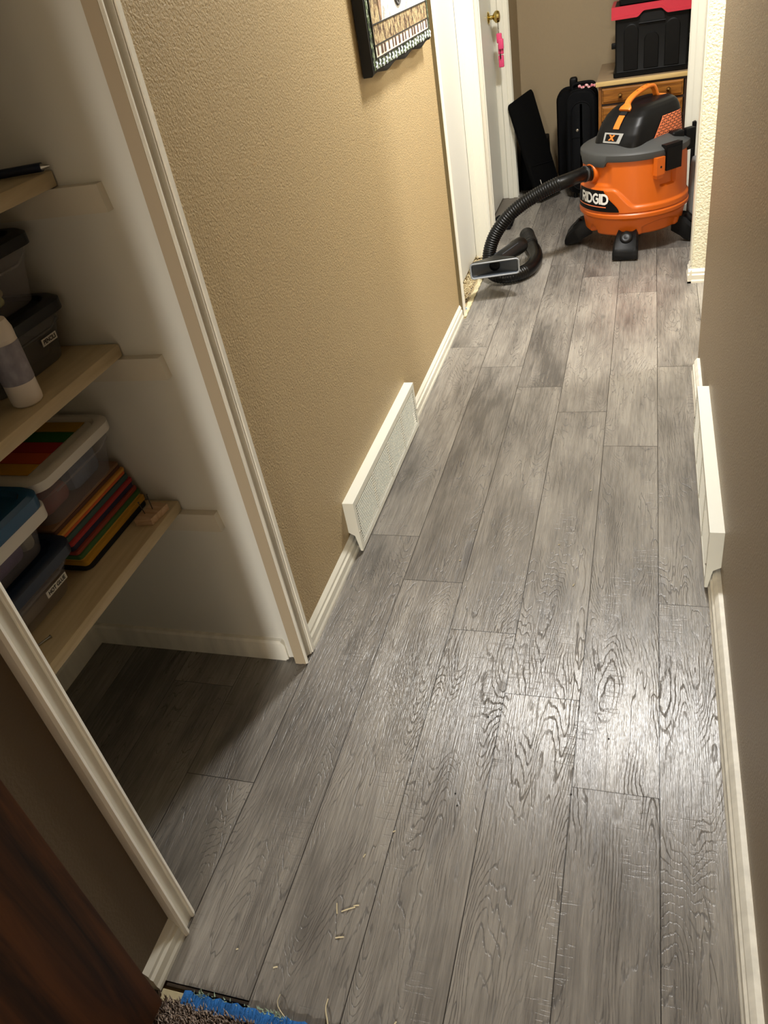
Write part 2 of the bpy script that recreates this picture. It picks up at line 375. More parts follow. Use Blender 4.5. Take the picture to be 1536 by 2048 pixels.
# casings: profile (width, depth) from the opening edge outwards
CP = [(0, 0), (0, 0.014), (0.003, 0.018), (0.008, 0.0175), (0.018, 0.0115), (0.026, 0.0055), (0.034, 0.0080), (0.041, 0.0150), (0.0415, 0.0135), (0.045, 0.0135), (0.046, 0.018), (0.060, 0.018), (0.061, 0.017), (0.061, 0)]
def casing(bm, x, y, sgn_y, sgn_x=1, z1=2.52, prof=CP, z0=0.0):
    prism(bm, prof, z0, z1, lambda p, q, t: (x + sgn_x * q, y + sgn_y * p, t))
bm = N(); casing(bm, XL, 1.463, 1, z0=0.004); struct('trim_1', bm, M['oldwhite'], smooth=25)
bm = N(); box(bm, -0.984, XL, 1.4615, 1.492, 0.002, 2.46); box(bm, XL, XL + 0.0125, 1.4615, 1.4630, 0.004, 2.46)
struct('trim_7', bm, mat('beige_jamb_skin', (184, 168, 142), 0.5))  # beige skin over the jamb and the casing's near edge
CPN = [(0, 0), (0, 0.003), (0.003, 0.009), (0.008, 0.0135), (0.013, 0.0155), (0.017, 0.0145), (0.0185, 0.010), (0.042, 0.011), (0.0455, 0.0195), (0.052, 0.022), (0.058, 0.019), (0.058, 0)]
bm = N(); casing(bm, XL, 0.752, -1, prof=CPN); box(bm, -1.07, XL, 0.716, 0.745, 0, 2.46)
struct('trim_2', bm, M['oldwhite'], smooth=25)
bm = N(); box(bm, -1.07, XL + 0.016, 0.69, 1.525, 2.46, 2.52); struct('trim_3', bm, M['oldwhite'])

# door 1 (flush, white) with its frame
bm = N(); casing(bm, XL, 3.945, -1); box(bm, -1.07, XL, 3.905, 3.945, 0, 2.46); casing(bm, XL, 4.79, 1, z0=0.003); box(bm, -1.07, XL, 4.785, 4.80, 0.003, 2.46)
box(bm, -1.035, -1.005, 4.772, 4.79, 0.003, 2.46)
struct('trim_4', bm, M['white'], smooth=25)
bm = N(); box(bm, XL, XL + 0.0172, 3.8815, 3.8838, 0.0, 2.46); struct('trim_8', bm, mat('olive_edge_shade', (120, 108, 76), 0.6))  # thin skin, its olive colour stands for shade on the casing edge
bm = N(); rbox(bm, -1.075, -1.037, 3.949, 4.783, 0.018, 2.45, 0.002, 1); struct('door_1', bm, M['white_door'])
# door 2 (white, with brass knob)
bm = N(); casing(bm, XL, 5.015, -1, z0=0.003); box(bm, -1.20, XL, 5.0, 5.015, 0.003, 2.46)
box(bm, -1.20, XL, 6.02, 6.036, 0.0, 2.46); box(bm, -1.012, -0.978, 6.006, 6.02, 0.0, 2.46); casing(bm, XL, 6.02, 1)
box(bm, -0.965, -0.947, 6.018, 6.03, 0.0, 2.46)
struct('trim_5', bm, M['white'], smooth=25)
bm = N(); rbox(bm, -1.09, -1.052, 5.018, 6.016, 0.012, 2.45, 0.002, 1)
d2 = struct('door_2', bm, M['white_door'])
bm = N(); kb = (-1.052, 5.885, 1.145)
lathe(bm, [(0.034, 0), (0.036, 0.004), (0.028, 0.010), (0.013, 0.013), (0.012, 0.030), (0.022, 0.037), (0.033, 0.047), (0.036, 0.060), (0.030, 0.072), (0.012, 0.076)], 28, kb, (1, 0, 0))
kn = obj('door_knob', bm, M['brass'], None); kn.parent = d2; kn['label'] = 'polished brass knob'
# right far door frame
bm = N(); box(bm, 0.175, 0.45, 5.515, 5.53, 0, 2.46); box(bm, 0.215, 0.245, 5.50, 5.515, 0, 2.46)
prism(bm, CP, 0, 2.5, lambda p, q, t: (0.163 - q, 5.53 + p, t)); box(bm, 0.150, 0.178, 5.51, 5.53, 0, 2.5)
prism(bm, CP, 0.072, 2.5, lambda p, q, t: (0.163 - q * 0.35, 4.352 - p * 1.9, t))
struct('trim_6', bm, M['white'], smooth=25)
bm = N(); rbox(bm, 0.285, 0.32, 4.37, 5.515, 0.012, 2.45, 0.002, 1); struct('door_4', bm, M['white_door'])
# dark stained door folded back along the left wall beside the camera
bm = N(); rbox(bm, -0.944, -0.910, -0.42, 0.556, 0.045, 2.45, 0.003, 2)
struct('door_3', bm, M['stain'])

# ------------------------------------------------------------------ carpet, pad and threshold scraps
bm = N(); rc = random.Random(3)
box(bm, -0.96, 0.155, -4.4, 0.545, -0.009, 0.006)
for i in range(7000):
    x = rc.uniform(-0.955, -0.42); y = rc.uniform(0.46, 0.578)
    if y > 0.577 - 0.03 * max(0, (x + 0.90)) - rc.uniform(0, 0.012): continue
    a = rc.uniform(0, 2*PI); l = rc.uniform(0.010, 0.022); w = rc.uniform(0.0015, 0.003); t = V(math.cos(a), math.sin(a), 0); s = V(-t.y, t.x, 0)
    base = V(x, y, 0.004); tip = base + t * rc.uniform(0.002, 0.010) + V(0, 0, l)
    q = [bm.verts.new(base - s*w), bm.verts.new(base + s*w), bm.verts.new(base + t*w*1.5)]; tp = bm.verts.new(tip)
    for k in range(3): bm.faces.new((q[k], q[(k+1) % 3], tp))
tag(struct('carpet', bm, M['carpet']), 'brown pile carpet cut off at the bottom left corner', 'carpet')['kind'] = 'stuff'
def ribbon_slab(bm, edge_a, edge_b, z0, z1):
    A = [[V(x, y, z0) for x, y in edge_a], [V(x, y, z0) for x, y in edge_b]]
    n = len(edge_a); rings = []
    for i in range(n):
        a, b = edge_a[i], edge_b[i]
        rings.append([V(a[0], a[1], z0), V(b[0], b[1], z0), V(b[0], b[1], z1), V(a[0], a[1], z1)])
    loft(bm, rings)
bm = N(); xs = [-0.895 + 0.013 * i for i in range(40)]
ribbon_slab(bm, [(x, 0.566 + 0.003 * math.sin(i*1.7)) for i, x in enumerate(xs)], [(x, 0.594 - 0.010 * (i / 40) + 0.003 * math.sin(i * 2.3)) for i, x in enumerate(xs)], -0.004, 0.008)
tag(obj('carpet_pad', bm, M['blue_pad']), 'strip of blue carpet pad exposed at the cut carpet edge', 'carpet pad')
bm = N(); 
for i in range(120):
    x = rc.choice([rc.uniform(-0.885, -0.66), rc.gauss(-0.70, 0.02), rc.gauss(-0.86, 0.01)]); y = 0.594 - 0.022 * (x + 0.895) + rc.uniform(-0.004, 0.004)
    a = rc.uniform(0, 2*PI); t = V(math.cos(a), math.sin(a), 0) * rc.uniform(0.002, 0.007); b0 = V(x, y, 0.006); s = V(-t.y, t.x, 0).normalized() * 0.0016
    q = [bm.verts.new(b0 - s), bm.verts.new(b0 + s), bm.verts.new(b0 + t + V(0, 0, rc.uniform(0.003, 0.012)))]; bm.faces.new(q)
tag(obj('fibre_shreds', bm, M['scrap_green']), 'pale green fibre shreds along the blue pad edge', 'fibres', kind='stuff')
bm = N(); rbox(bm, -0.945, -0.893, 0.556, 0.590, -0.008, 0.003, 0.001, 1)
tag(obj('wood_shim', bm, M['tack']), 'short pale wood strip beside the blue pad by the baseboard', 'wood strip')
bm = N(); rbox(bm, -0.944, -0.757, 0.597, 0.604, -0.009, -0.001, 0.001, 1)
tag(obj('underlay_strip', bm, colour('dark_underlay', (58, 44, 28))), 'thin dark strip under the cut plank end', 'strip')
# under door 1
bm = N(); box(bm, -1.12, -0.936, 3.88, 4.80, -0.010, -0.006); struct('floor_threshold', bm, colour('raw_slab', (176, 156, 118), 0.9))
bm = N(); ribbon_slab(bm, [(-0.962 + 0.003*math.sin(k*1.3), 3.89 + 0.0225*k) for k in range(41)], [(-0.938 + 0.002*math.sin(k*2.1), 3.89 + 0.0225*k) for k in range(41)], -0.008, 0.004)
tag(obj('tack_strip', bm, M['tack']), 'pale wooden tack strip along the bare doorway threshold', 'tack strip')
def shreds(name, m, n, seed, label, fx, rs=0.006, ymin=3.9, ymax=4.78):
    bm = N(); r = random.Random(seed)
    for i in range(n):
        y = r.uniform(ymin, ymax); x = fx(r); c = V(x, y, r.uniform(0.0, 0.010)); 
        vs = [bm.verts.new(c + V(r.uniform(-1, 1), r.uniform(-1.6, 1.6), r.uniform(-0.5, 1)) * r.uniform(0.3, 1) * rs) for k in range(4)]
        for a in ((0,1,2), (0,1,3), (0,2,3), (1,2,3)): bm.faces.new([vs[k] for k in a])
    return tag(obj(name, bm, m), label, 'scraps', kind='stuff')
shreds('carpet_scraps', M['scrap'], 700, 5, 'beige carpet shreds on the bare threshold under the white door', lambda r: r.uniform(-1.06, -0.992), 0.010)
shreds('dark_scraps', M['scrap_dark'], 110, 6, 'dark crumbs among the threshold carpet shreds', lambda r: r.uniform(-0.978, -0.972), 0.007)
shreds('blue_scraps', M['scrap_blue'], 60, 8, 'blue pad crumbs at the near end of the bare threshold', lambda r: r.uniform(-0.99, -0.955), 0.007, 3.9, 4.02)

# ------------------------------------------------------------------ return-air grilles at the baseboards
def grille(label, xw, sgn, y0, y1, z0, z1, depth):
    t = thing('air_grille', label, 'vent grille', (xw, (y0+y1)/2, z0), 0, None)
    X = lambda d: xw + sgn * d
    bm = N(); xo, xi = X(depth), X(depth - 0.004)
    # box sides whose lower back is notched over the baseboard
    side = [(0, z0 + 0.075), (0, z1), (depth, z1), (depth, z0), (depth - 0.008, z0), (0.020, z0 + 0.062)]
    for a, b in ((y0, y0 + 0.004), (y1 - 0.004, y1)):
        prism(bm, [(min(p, depth - 0.004), q) for p, q in side], a, b, lambda p, q, s: (X(p), s, q))
    def fbox(a, b, c, d, d0=depth - 0.004, d1=depth):
        xa, xb = sorted((X(d0), X(d1))); box(bm, xa, xb, a, b, c, d)
    xa, xb = sorted((X(0), X(depth - 0.004))); box(bm, xa, xb, y0 + 0.004, y1 - 0.004, z1 - 0.004, z1)
    m_ = 0.020
    fbox(y0, y1, z1 - m_, z1); fbox(y0, y1, z0, z0 + m_); fbox(y0, y0 + m_, z0 + m_, z1 - m_); fbox(y1 - m_, y1, z0 + m_, z1 - m_)
    nb = 4; bw = (y1 - y0 - 2*m_) / nb
    for k in range(1, nb): fbox(y0 + m_ + k*bw - 0.006, y0 + m_ + k*bw + 0.006, z0 + m_, z1 - m_)
    obj('frame', bm, M['metalwhite'], t, smooth=20)
    for k in range(nb):
        bm = N(); ya, yb = y0 + m_ + k*bw + 0.006, y0 + m_ + (k+1)*bw - 0.006; ns = 15; hh = (z1 - z0 - 2*m_) / ns
        for i in range(ns):
            zz = z0 + m_ + (i + 0.5) * hh
            prism(bm, [(depth - 0.001, zz - 0.0026), (depth - 0.001, zz + 0.0018), (depth - 0.0022, zz + 0.0026), (depth - 0.0022, zz - 0.0018)], ya, yb, lambda p, q, s: (X(p), s, q))
        obj('louvre_bank', bm, M['metalwhite'], t, smooth=20)
    bm = N(); xa, xb = sorted((X(0.001), X(0.004))); box(bm, xa, xb, y0 + 0.01, y1 - 0.01, z0 + 0.075, z1 - 0.008)
    xa, xb = sorted((X(depth - 0.018), X(depth - 0.016))); box(bm, xa, xb, y0 + 0.01, y1 - 0.01, z0 + 0.012, z1 - 0.008)
    obj('duct_backing', bm, M['dark_gap'], t)
    for yy in (y0 + 0.010, y1 - 0.010):
        bm = N(); lathe(bm, [(0.0045, 0), (0.004, 0.002), (0.001, 0.003)], 10, (X(depth), yy, (z0+z1)/2 - 0.02), (sgn, 0, 0)); obj('screw', bm, M['steel'], t)
    return t
grille('long white air grille low on the tan left wall', XL, 1, 1.965, 2.785, 0.010, 0.203, 0.037)
grille('long white air grille low on the taupe right wall', XR, -1, 1.878, 2.705, 0.010, 0.207, 0.038)

# ------------------------------------------------------------------ quilted wall hanging
t = thing('wall_quilt', 'black-bound patchwork quilt hanging on the tan wall', 'wall quilt', (XL, 3.28, 1.5))
QX = -0.925; y0, y1, z0, z1 = 2.86, 3.72, 1.285, 2.35
def qstrip(name, a, b, c, d, m, lift):
    bm = N(); ny = 26; rings = []
    for i in range(ny + 1):
        y = a + (b - a) * i / ny; w = 0.004 * math.sin(i * 0.9) * (1 if lift < 0.004 else 0.3)
        rings.append([V(QX + lift, y, c), V(QX + lift, y, d)])
    loft(bm, rings, False, False, closed=False)
    return obj(name, bm, m, t)
bm = N(); rings = []
for i in range(40):
    y = y0 + (y1 - y0) * i / 39; dz = 0.006 * math.sin(i * 0.55) 
    rings.append([V(XL + 0.004, y, z0 + dz - 0.012), V(QX - 0.006, y, z0 + dz - 0.012), V(QX, y, z0 + dz - 0.002), V(QX, y, z1), V(XL + 0.004, y, z1)])
loft(bm, rings); obj('binding', bm, colour('black_binding_and_shade', (16, 16, 14)), t)  # black covers both the binding and the shaded thickness of the quilt
def speckle(name, cols, scale, stretch=(1, 1, 1)):
    m = mat(name, (200, 200, 200), 0.85); nt = m.node_tree; p = nt.nodes['Principled BSDF']
    tc = nt.nodes.new('ShaderNodeTexCoord'); mp = nt.nodes.new('ShaderNodeMapping'); mp.inputs['Scale'].default_value = [scale * s for s in stretch]
    nt.links.new(tc.outputs['Object'], mp.inputs['Vector'])
    nz = nt.nodes.new('ShaderNodeTexNoise'); nz.inputs['Scale'].default_value = 1; nz.inputs['Detail'].default_value = 3; nz.inputs['Roughness'].default_value = 0.7
    nt.links.new(mp.outputs[0], nz.inputs['Vector']); cr = nt.nodes.new('ShaderNodeValToRGB'); cr.color_ramp.interpolation = 'CONSTANT'
    lin = lambda col: tuple(((v / 255) / 12.92 if v / 255 <= 0.04045 else ((v / 255 + 0.055) / 1.055) ** 2.4) for v in col) + (1,)
    e = cr.color_ramp.elements
    for i, (pos, c) in enumerate(cols):
        x = e[i] if i < 2 else e.new(pos)
        x.position = pos; x.color = lin(c)
    nt.links.new(nz.outputs['Fac'], cr.inputs[0]); nt.links.new(cr.outputs[0], p.inputs['Base Color']); return m
border_m = speckle('leafy_border_print', [(0, (20, 24, 18)), (0.45, (92, 112, 66)), (0.52, (40, 48, 36)), (0.56, (176, 186, 172)), (0.62, (132, 150, 92))], 75)
meadow_m = speckle('meadow_print', [(0, (66, 48, 34)), (0.42, (116, 92, 66)), (0.48, (168, 146, 108)), (0.56, (196, 180, 138)), (0.63, (110, 98, 60))], 90, (1, 1, 0.5))
sky_m = speckle('pale_sky_print', [(0, (170, 168, 160)), (0.40, (204, 204, 200)), (0.55, (220, 220, 218)), (0.64, (178, 184, 168))], 26)
bark_m = speckle('bark_print', [(0, (92, 70, 54)), (0.45, (136, 108, 86)), (0.55, (170, 142, 116))], 40, (1, 1, 0.4))
qstrip('border_panel', y0 + 0.012, y1 - 0.012, z0 + 0.004, z1 - 0.01, border_m, 0.002)
iy0, iy1 = y0 + 0.045, y1 - 0.045
qstrip('fence_panel', iy0, iy1, z0 + 0.036, z0 + 0.068, colour('cream_fence_cloth', (232, 220, 202), 0.85), 0.004)
qstrip('meadow_panel', iy0, iy1, z0 + 0.072, z0 + 0.126, meadow_m, 0.004)
qstrip('sky_panel', iy0 + 0.10, iy1, z0 + 0.130, z1 - 0.05, sky_m, 0.004)
qstrip('field_panel', iy0, iy0 + 0.10, z0 + 0.130, z1 - 0.05, meadow_m, 0.004)
bm = N()
for k in range(16):
    yy = iy0 + 0.03 + (iy1 - iy0 - 0.06) * k / 15 + 0.006 * math.sin(k * 2.1); w = 0.009 + 0.003 * math.sin(k * 1.3)
    prism(bm, [(yy - w, z0 + 0.042), (yy + w, z0 + 0.041), (yy + w * 0.8, z0 + 0.066), (yy - w * 0.8, z0 + 0.067)], 0.0045, 0.0055, lambda p, q, s: (QX + s, p, q))
obj('fence_pickets', bm, colour('brown_picket_cloth', (92, 68, 56), 0.85), t)
bm = N()
for a, b in ((z0 + 0.032, z0 + 0.036), (z0 + 0.068, z0 + 0.072), (z0 + 0.126, z0 + 0.130)): box(bm, QX + 0.004, QX + 0.006, iy0, iy1, a, b)
box(bm, QX + 0.004, QX + 0.006, iy0 - 0.004, iy0 + 0.003, z0 + 0.032, z1 - 0.05); box(bm, QX + 0.004, QX + 0.006, iy1 - 0.003, iy1 + 0.004, z0 + 0.032, z1 - 0.05)
obj('outline_stitching', bm, colour('dark_outline_cloth', (40, 36, 30), 0.85), t)
bm = N(); prism(bm, [(iy0 + 0.105, z0 + 0.132), (iy0 + 0.122, z0 + 0.132), (iy0 + 0.19, z0 + 0.42), (iy0 + 0.07, z0 + 0.42)], 0.0045, 0.006, lambda p, q, s: (QX + s, p, q)); obj('tree_trunk', bm, bark_m, t)
bm = N(); cw = V(QX + 0.006, y0 + 0.40, z0 + 0.205); rr = 0.050
tube(bm, [cw + V(0, math.cos(a) * rr, math.sin(a) * rr) for a in [2*PI*k/32 for k in range(33)]], 0.004, 6)
for k in range(6):
    a = PI * k / 6 + 0.2; tube(bm, [cw - V(0, math.cos(a), math.sin(a)) * rr, cw + V(0, math.cos(a), math.sin(a)) * rr], 0.0022, 5)
obj('wheel_motif', bm, colour('grey_wheel_cloth', (84, 82, 82), 0.85), t)
bm = N()
for k in range(20):
    y = y0 + 0.04 + 0.042 * k; z = z0 + 0.017 + 0.003 * math.sin(k * 1.9)
    for a in (0.5, 1.4, 2.2):
        d = V(0, math.cos(a), math.sin(a)) * 0.012; tube(bm, [V(QX + 0.004, y, z) - d, V(QX + 0.004, y, z) + d], 0.0018, 5)
obj('daisy_print', bm, colour('white_daisy_cloth', (226, 234, 240), 0.85), t)

# ------------------------------------------------------------------ wet/dry shop vacuum
VC = (-0.135, 4.94, 0.0); VR = math.radians(-52)
vac = thing('shop_vacuum', 'orange and black wet-dry shop vacuum on casters at hall end', 'vacuum', VC, VR)
def vo(name, bm, m, smooth=40): return obj(name, bm, m, vac, world=False, smooth=smooth)
def vsub(name, bm, m, part, smooth=40):
    o = obj(name, bm, m, vac, world=False, smooth=smooth); o.parent = part; return o
def ss(a, b, x):
    t = max(0.0, min(1.0, (x - a) / (b - a))); return t * t * (3 - 2 * t)
PROF = [(0.100, 0.245), (0.102, 0.258), (0.110, 0.266), (0.190, 0.281), (0.197, 0.288), (0.203, 0.297), (0.221, 0.298), (0.229, 0.290), (0.236, 0.283), (0.34, 0.281), (0.505, 0.276)]
def prof(z):
    for (za, ra), (zb, rb) in zip(PROF, PROF[1:]):
        if z <= zb: return ra + (rb - ra) * max(0, (z - za)) / (zb - za)
    return PROF[-1][1]
def drum_r(th, z):
    d = (math.degrees(th) - 270 + 540) % 360 - 180; a = abs(d); r = prof(z)
    zb = 0.262 + 0.092 * ss(56, 30, a)
    r += 0.011 * ss(0.231, 0.236, z) * ss(zb + 0.010, zb - 0.006, z)
    # recess around the hose port
    r -= 0.010 * ss(30, 22, a) * ss(0.365, 0.385, z) * ss(0.485, 0.470, z)
    # arch cut-outs near the bottom
    r -= 0.032 * ss(7.5, 5.5, a) * ss(0.150, 0.138, z + 0.0006 * a * a)
    e = abs(a - 88); r -= 0.012 * ss(26, 23, e) * ss(0.172, 0.164, z + 0.00004 * e * e)
    # grip recess under each latch
    e = abs(a - 92); r -= 0.020 * ss(11, 10, e) * ss(0.345, 0.350, z) * ss(0.47, 0.46, z)
    return r
zs = sorted({round(0.10 + 0.405 * i / 95, 4) for i in range(96)} | {0.102, 0.110, 0.197, 0.203, 0.221, 0.229, 0.236})
bm = N(); NT = 240
loft(bm, [[V(drum_r(2*PI*k/NT, z) * math.cos(2*PI*k/NT), drum_r(2*PI*k/NT, z) * math.sin(2*PI*k/NT), z) for k in range(NT)] for z in zs])
drum = vo('drum', bm, M['orange'], 60)
# name plate and lettering wrapped round the drum
def cyl(dg, z, off):
    th = math.radians(270 + dg); r = max(drum_r(th, z), 0.291) + off; return V(r * math.cos(th), r * math.sin(th), z)
bm = N(); rings = []
for i in range(25):
    z = 0.240 + 0.112 * i / 24; hw = 38.5 - 17.0 * ss(0, 1, i / 24) if i < 23 else 38.5 - 17.5
    rings.append([cyl(-hw + 2*hw*k/40, z, 0.004) for k in range(41)])
loft(bm, rings, False, False, closed=False); plate = vsub('name_plate', bm, M['black'], drum)
def stroke(bm, pts, w, place):
    P = []
    for a, b in zip(pts, pts[1:]):
        a, b = V(*a, 0), V(*b, 0); n = max(1, int((b-a).length / 0.12))
        P += [a + (b-a) * k / n for k in range(n)]
    P.append(V(*pts[-1], 0)); L_, R_ = [], []
    for i, p in enumerate(P):
        d = (P[min(i+1, len(P)-1)] - P[max(i-1, 0)]).normalized(); nrm = V(-d.y, d.x, 0)
        L_.append(p + nrm * w / 2); R_.append(p - nrm * w / 2)
    va = [bm.verts.new(place(p.x, p.y)) for p in L_]; vb = [bm.verts.new(place(p.x, p.y)) for p in R_]
    for i in range(len(P) - 1): bm.faces.new((va[i], va[i+1], vb[i+1], vb[i]))
GL = {'R': ([[(0,0),(0,1.0)], [(0,.91),(.42,.91),(.58,.82),(.60,.70),(.54,.56),(.42,.48),(.05,.48)], [(.32,.48),(.62,0)]], .82),
      'I': ([[(0,0),(0,1.0)]], .24),
      'D': ([[(0,0),(0,1.0)], [(0,.91),(.34,.91),(.56,.80),(.66,.62),(.66,.38),(.56,.20),(.34,.09),(0,.09)]], .90),
      'G': ([[(.66,.80),(.50,.90),(.36,.92),(.14,.80),(.02,.60),(.02,.40),(.14,.20),(.36,.08),(.52,.10),(.68,.22),(.68,.50),(.40,.50)]], .92)}
bm = N(); x = 0; H_ = 0.056; kdeg = math.degrees(H_ / 0.298)
tot = sum(GL[c][1] for c in 'RIDGID') - 0.1
for c in 'RIDGID':
    for st in GL[c][0]:
        stroke(bm, st, 0.22, lambda px, py, x=x: cyl((x + px - tot/2 + 0.1) * kdeg * 0.95 + 6.0, 0.279 + py * H_, 0.0055))
    x += GL[c][1]
vsub('lettering', bm, M['lettering'], drum)
bm = N(); rings = [[cyl(-24 + 48*k/30, z, 0.0055) for k in range(31)] for z in (0.2625, 0.2675)]
loft(bm, rings, False, False, closed=False); vsub('orange_underline', bm, M['ventorange'], drum)
# lid
def lid_low(th):
    d = abs((math.degrees(th) - 270 + 540) % 360 - 180); return 0.497 - 0.028 * ss(24, 19, d)
bm = N(); rings = []
for f, r in ((0, 0.270), (0, 0.288), (0.25, 0.291), (0.85, 0.290), (1.0, 0.284)):
    rings.append([V(r * math.cos(a), r * math.sin(a), lid_low(a) + f * (0.535 - lid_low(a))) for a in [2*PI*k/NT for k in range(NT)]])
for r, z in ((0.274, 0.541), (0.245, 0.553), (0.215, 0.568), (0.18, 0.575), (0.0, 0.576)):
    rings.append([V(max(r, .001) * math.cos(a), max(r, .001) * math.sin(a), z) for a in [2*PI*k/NT for k in range(NT)]])
loft(bm, rings); lid = vo('lid', bm, M['charcoal'])
# motor cowl, turned a little on the lid
CT = Matrix.Translation(Matrix.Rotation(-VR, 3, 'Z') @ V(0.026, 0.004, 0)) @ Matrix.Rotation(math.radians(14), 4, 'Z')
CW = [(0.540, -0.236, 0.205, 0.164), (0.575, -0.228, 0.204, 0.161), (0.610, -0.213, 0.202, 0.156), (0.650, -0.186, 0.200, 0.149), (0.685, -0.154, 0.196, 0.138), (0.708, -0.122, 0.190, 0.124), (0.722, -0.096, 0.182, 0.108), (0.730, -0.066, 0.172, 0.088), (0.733, 0.0, 0.11, 0.03)]
def cw(z):
    z = max(z, CW[0][0])
    for a, b in zip(CW, CW[1:]):
        if z <= b[0]:
            t = (z - a[0]) / (b[0] - a[0]); return [a[i] + (b[i] - a[i]) * t for i in (1, 2, 3)]
    return list(CW[-1][1:])
NE = 4.6
def cowl_pt(a, z):
    yf, yb, hw = cw(z); c, s = math.cos(a), math.sin(a); yc, hl = (yf + yb) / 2, (yb - yf) / 2
    pw = lambda v: math.copysign(abs(v) ** (2 / NE), v); return V(hw * pw(c), yc + hl * pw(s), z)
def front_pt(x, z, off):
    yf, yb, hw = cw(z); yc, hl = (yf + yb) / 2, (yb - yf) / 2
    return V(x, yc - hl * (1 - min(1, abs(x / hw)) ** NE) ** (1 / NE) - off * 0.8, z + off * 0.5)
def side_pt(y, z, off):
    yf, yb, hw = cw(z); yc, hl = (yf + yb) / 2, (yb - yf) / 2
    return V(hw * (1 - min(0.999, abs((y - yc) / hl)) ** NE) ** (1 / NE) + off * 0.9, y, z + off * 0.3)
bm = N(); zz = [0.540 + (0.733 - 0.540) * (1 - (1 - i / 40) ** 1.6) for i in range(41)]
loft(bm, [[cowl_pt(2*PI*(k + 0.5)/160, z) for k in range(160)] for z in zz]); bm.transform(CT); cowl = vo('motor_cowl', bm, M['black_cowl'], 50)
# side vents
for sx in (1, -1):
    bm = N(); rows = []
    for i in range(13):
        z = 0.560 + 0.102 * i / 12; ya = -0.100 + 0.095 * i / 12; yb_ = 0.165 - 0.006 * i / 12
        rows.append([side_pt(ya + (yb_ - ya) * k / 24, z, 0.003) * 1 for k in range(25)])
    rows = [[V(sx * p.x, p.y, p.z) for p in r] for r in rows]
    loft(bm, rows, False, False, closed=False); bm.transform(CT); vp = vsub('side_vent', bm, M['ventorange'], cowl)
    bm = N()
    for i in range(8):
        z = 0.568 + 0.0125 * i; f = (z - 0.560) / 0.102; ya = -0.100 + 0.095 * f + 0.006; yb_ = 0.165 - 0.006 * f - 0.004; A, B = [], []
        for k in range(41):
            y = ya + (yb_ - ya) * k / 40; zw = z + 0.0026 * math.sin((y * 170) + (i % 2) * PI)
            th = 0.0016 + 0.0010 * math.cos((y * 190) * 2)
            a, b = side_pt(y, zw - th, 0.0055), side_pt(y, zw + th, 0.0055)
            A.append(V(sx * a.x, a.y, a.z)); B.append(V(sx * b.x, b.y, b.z))
        loft(bm, [A, B], False, False, closed=False)
    bm.transform(CT); vsub('vent_slots', bm, M['hole'], cowl)
# badge with X and orange tab on the front slope
def fpatch(bm, pts, off, n=6):
    (a, b, c, d) = pts; rows = []
    for i in range(n + 1):
        t = i / n; l = (a[0] + (d[0]-a[0])*t, a[1] + (d[1]-a[1])*t); r = (b[0] + (c[0]-b[0])*t, b[1] + (c[1]-b[1])*t)
        rows.append([front_pt(l[0] + (r[0]-l[0])*k/n, l[1] + (r[1]-l[1])*k/n, off) for k in range(n + 1)])
    loft(bm, rows, False, False, closed=False)
bm = N(); fpatch(bm, [(-0.058, 0.572), (0.052, 0.572), (0.064, 0.618), (-0.060, 0.618)], 0.004); bm.transform(CT); badge = vsub('badge', bm, M['silver'], cowl)
bm = N(); fpatch(bm, [(-0.046, 0.580), (0.030, 0.580), (0.040, 0.611), (-0.046, 0.611)], 0.0055); bm.transform(CT); vsub('badge_panel', bm, M['black'], cowl)
bm = N(); fpatch(bm, [(-0.025, 0.583), (-0.012, 0.583), (0.016, 0.609), (0.003, 0.609)], 0.007); fpatch(bm, [(0.003, 0.583), (0.016, 0.583), (-0.012, 0.609), (-0.025, 0.609)], 0.0072)
bm.transform(CT); vsub('x_mark', bm, M['orange2'], cowl)
bm = N(); fpatch(bm, [(-0.016, 0.634), (0.022, 0.634), (0.022, 0.690), (-0.016, 0.690)], 0.005); bm.transform(CT); vsub('orange_tab', bm, M['orange2'], cowl)
bm = N(); fpatch(bm, [(-0.022, 0.692), (0.024, 0.692), (0.022, 0.706), (-0.020, 0.706)], 0.004); bm.transform(CT); vsub('switch_recess', bm, M['hole'], cowl)
# carry handle
bm = N(); path = spline([(0, -0.130, 0.712), (0, -0.110, 0.730), (0, -0.092, 0.752), (0, -0.045, 0.772), (0, 0.03, 0.788), (0, 0.085, 0.788), (0, 0.110, 0.768), (0, 0.132, 0.732), (0, 0.180, 0.722)], 8); rings = []
for i, p in enumerate(path):
    t = (path[min(i+1, len(path)-1)] - path[max(i-1, 0)]).normalized(); nrm = V(1, 0, 0).cross(t); w = 0.017 + 0.018 * ss(12, 4, i) + 0.012 * ss(56, 62, i); h = 0.0085
    rings.append([p + V(a * w, 0, 0) + nrm * b * h for a, b in ((-1, -.5), (-.8, -1), (.8, -1), (1, -.5), (1, .5), (.8, 1), (-.8, 1), (-1, .5))])
loft(bm, rings); bm.transform(CT); hd = vo('carry_handle', bm, M['orange2'], 50)
bm = N()
for i in range(26, 46, 4):
    p, q = path[i], path[i+2]; t = (q - p).normalized(); nrm = V(1, 0, 0).cross(t); nrm = nrm if nrm.z > 0 else -nrm
    lathe(bm, [(0.006, 0), (0.006, 0.0006)], 10, p + nrm * 0.0086, nrm)
bm.transform(CT); vsub('handle_hole', bm, colour('shadowed_orange', (150, 76, 20), 0.6), hd)
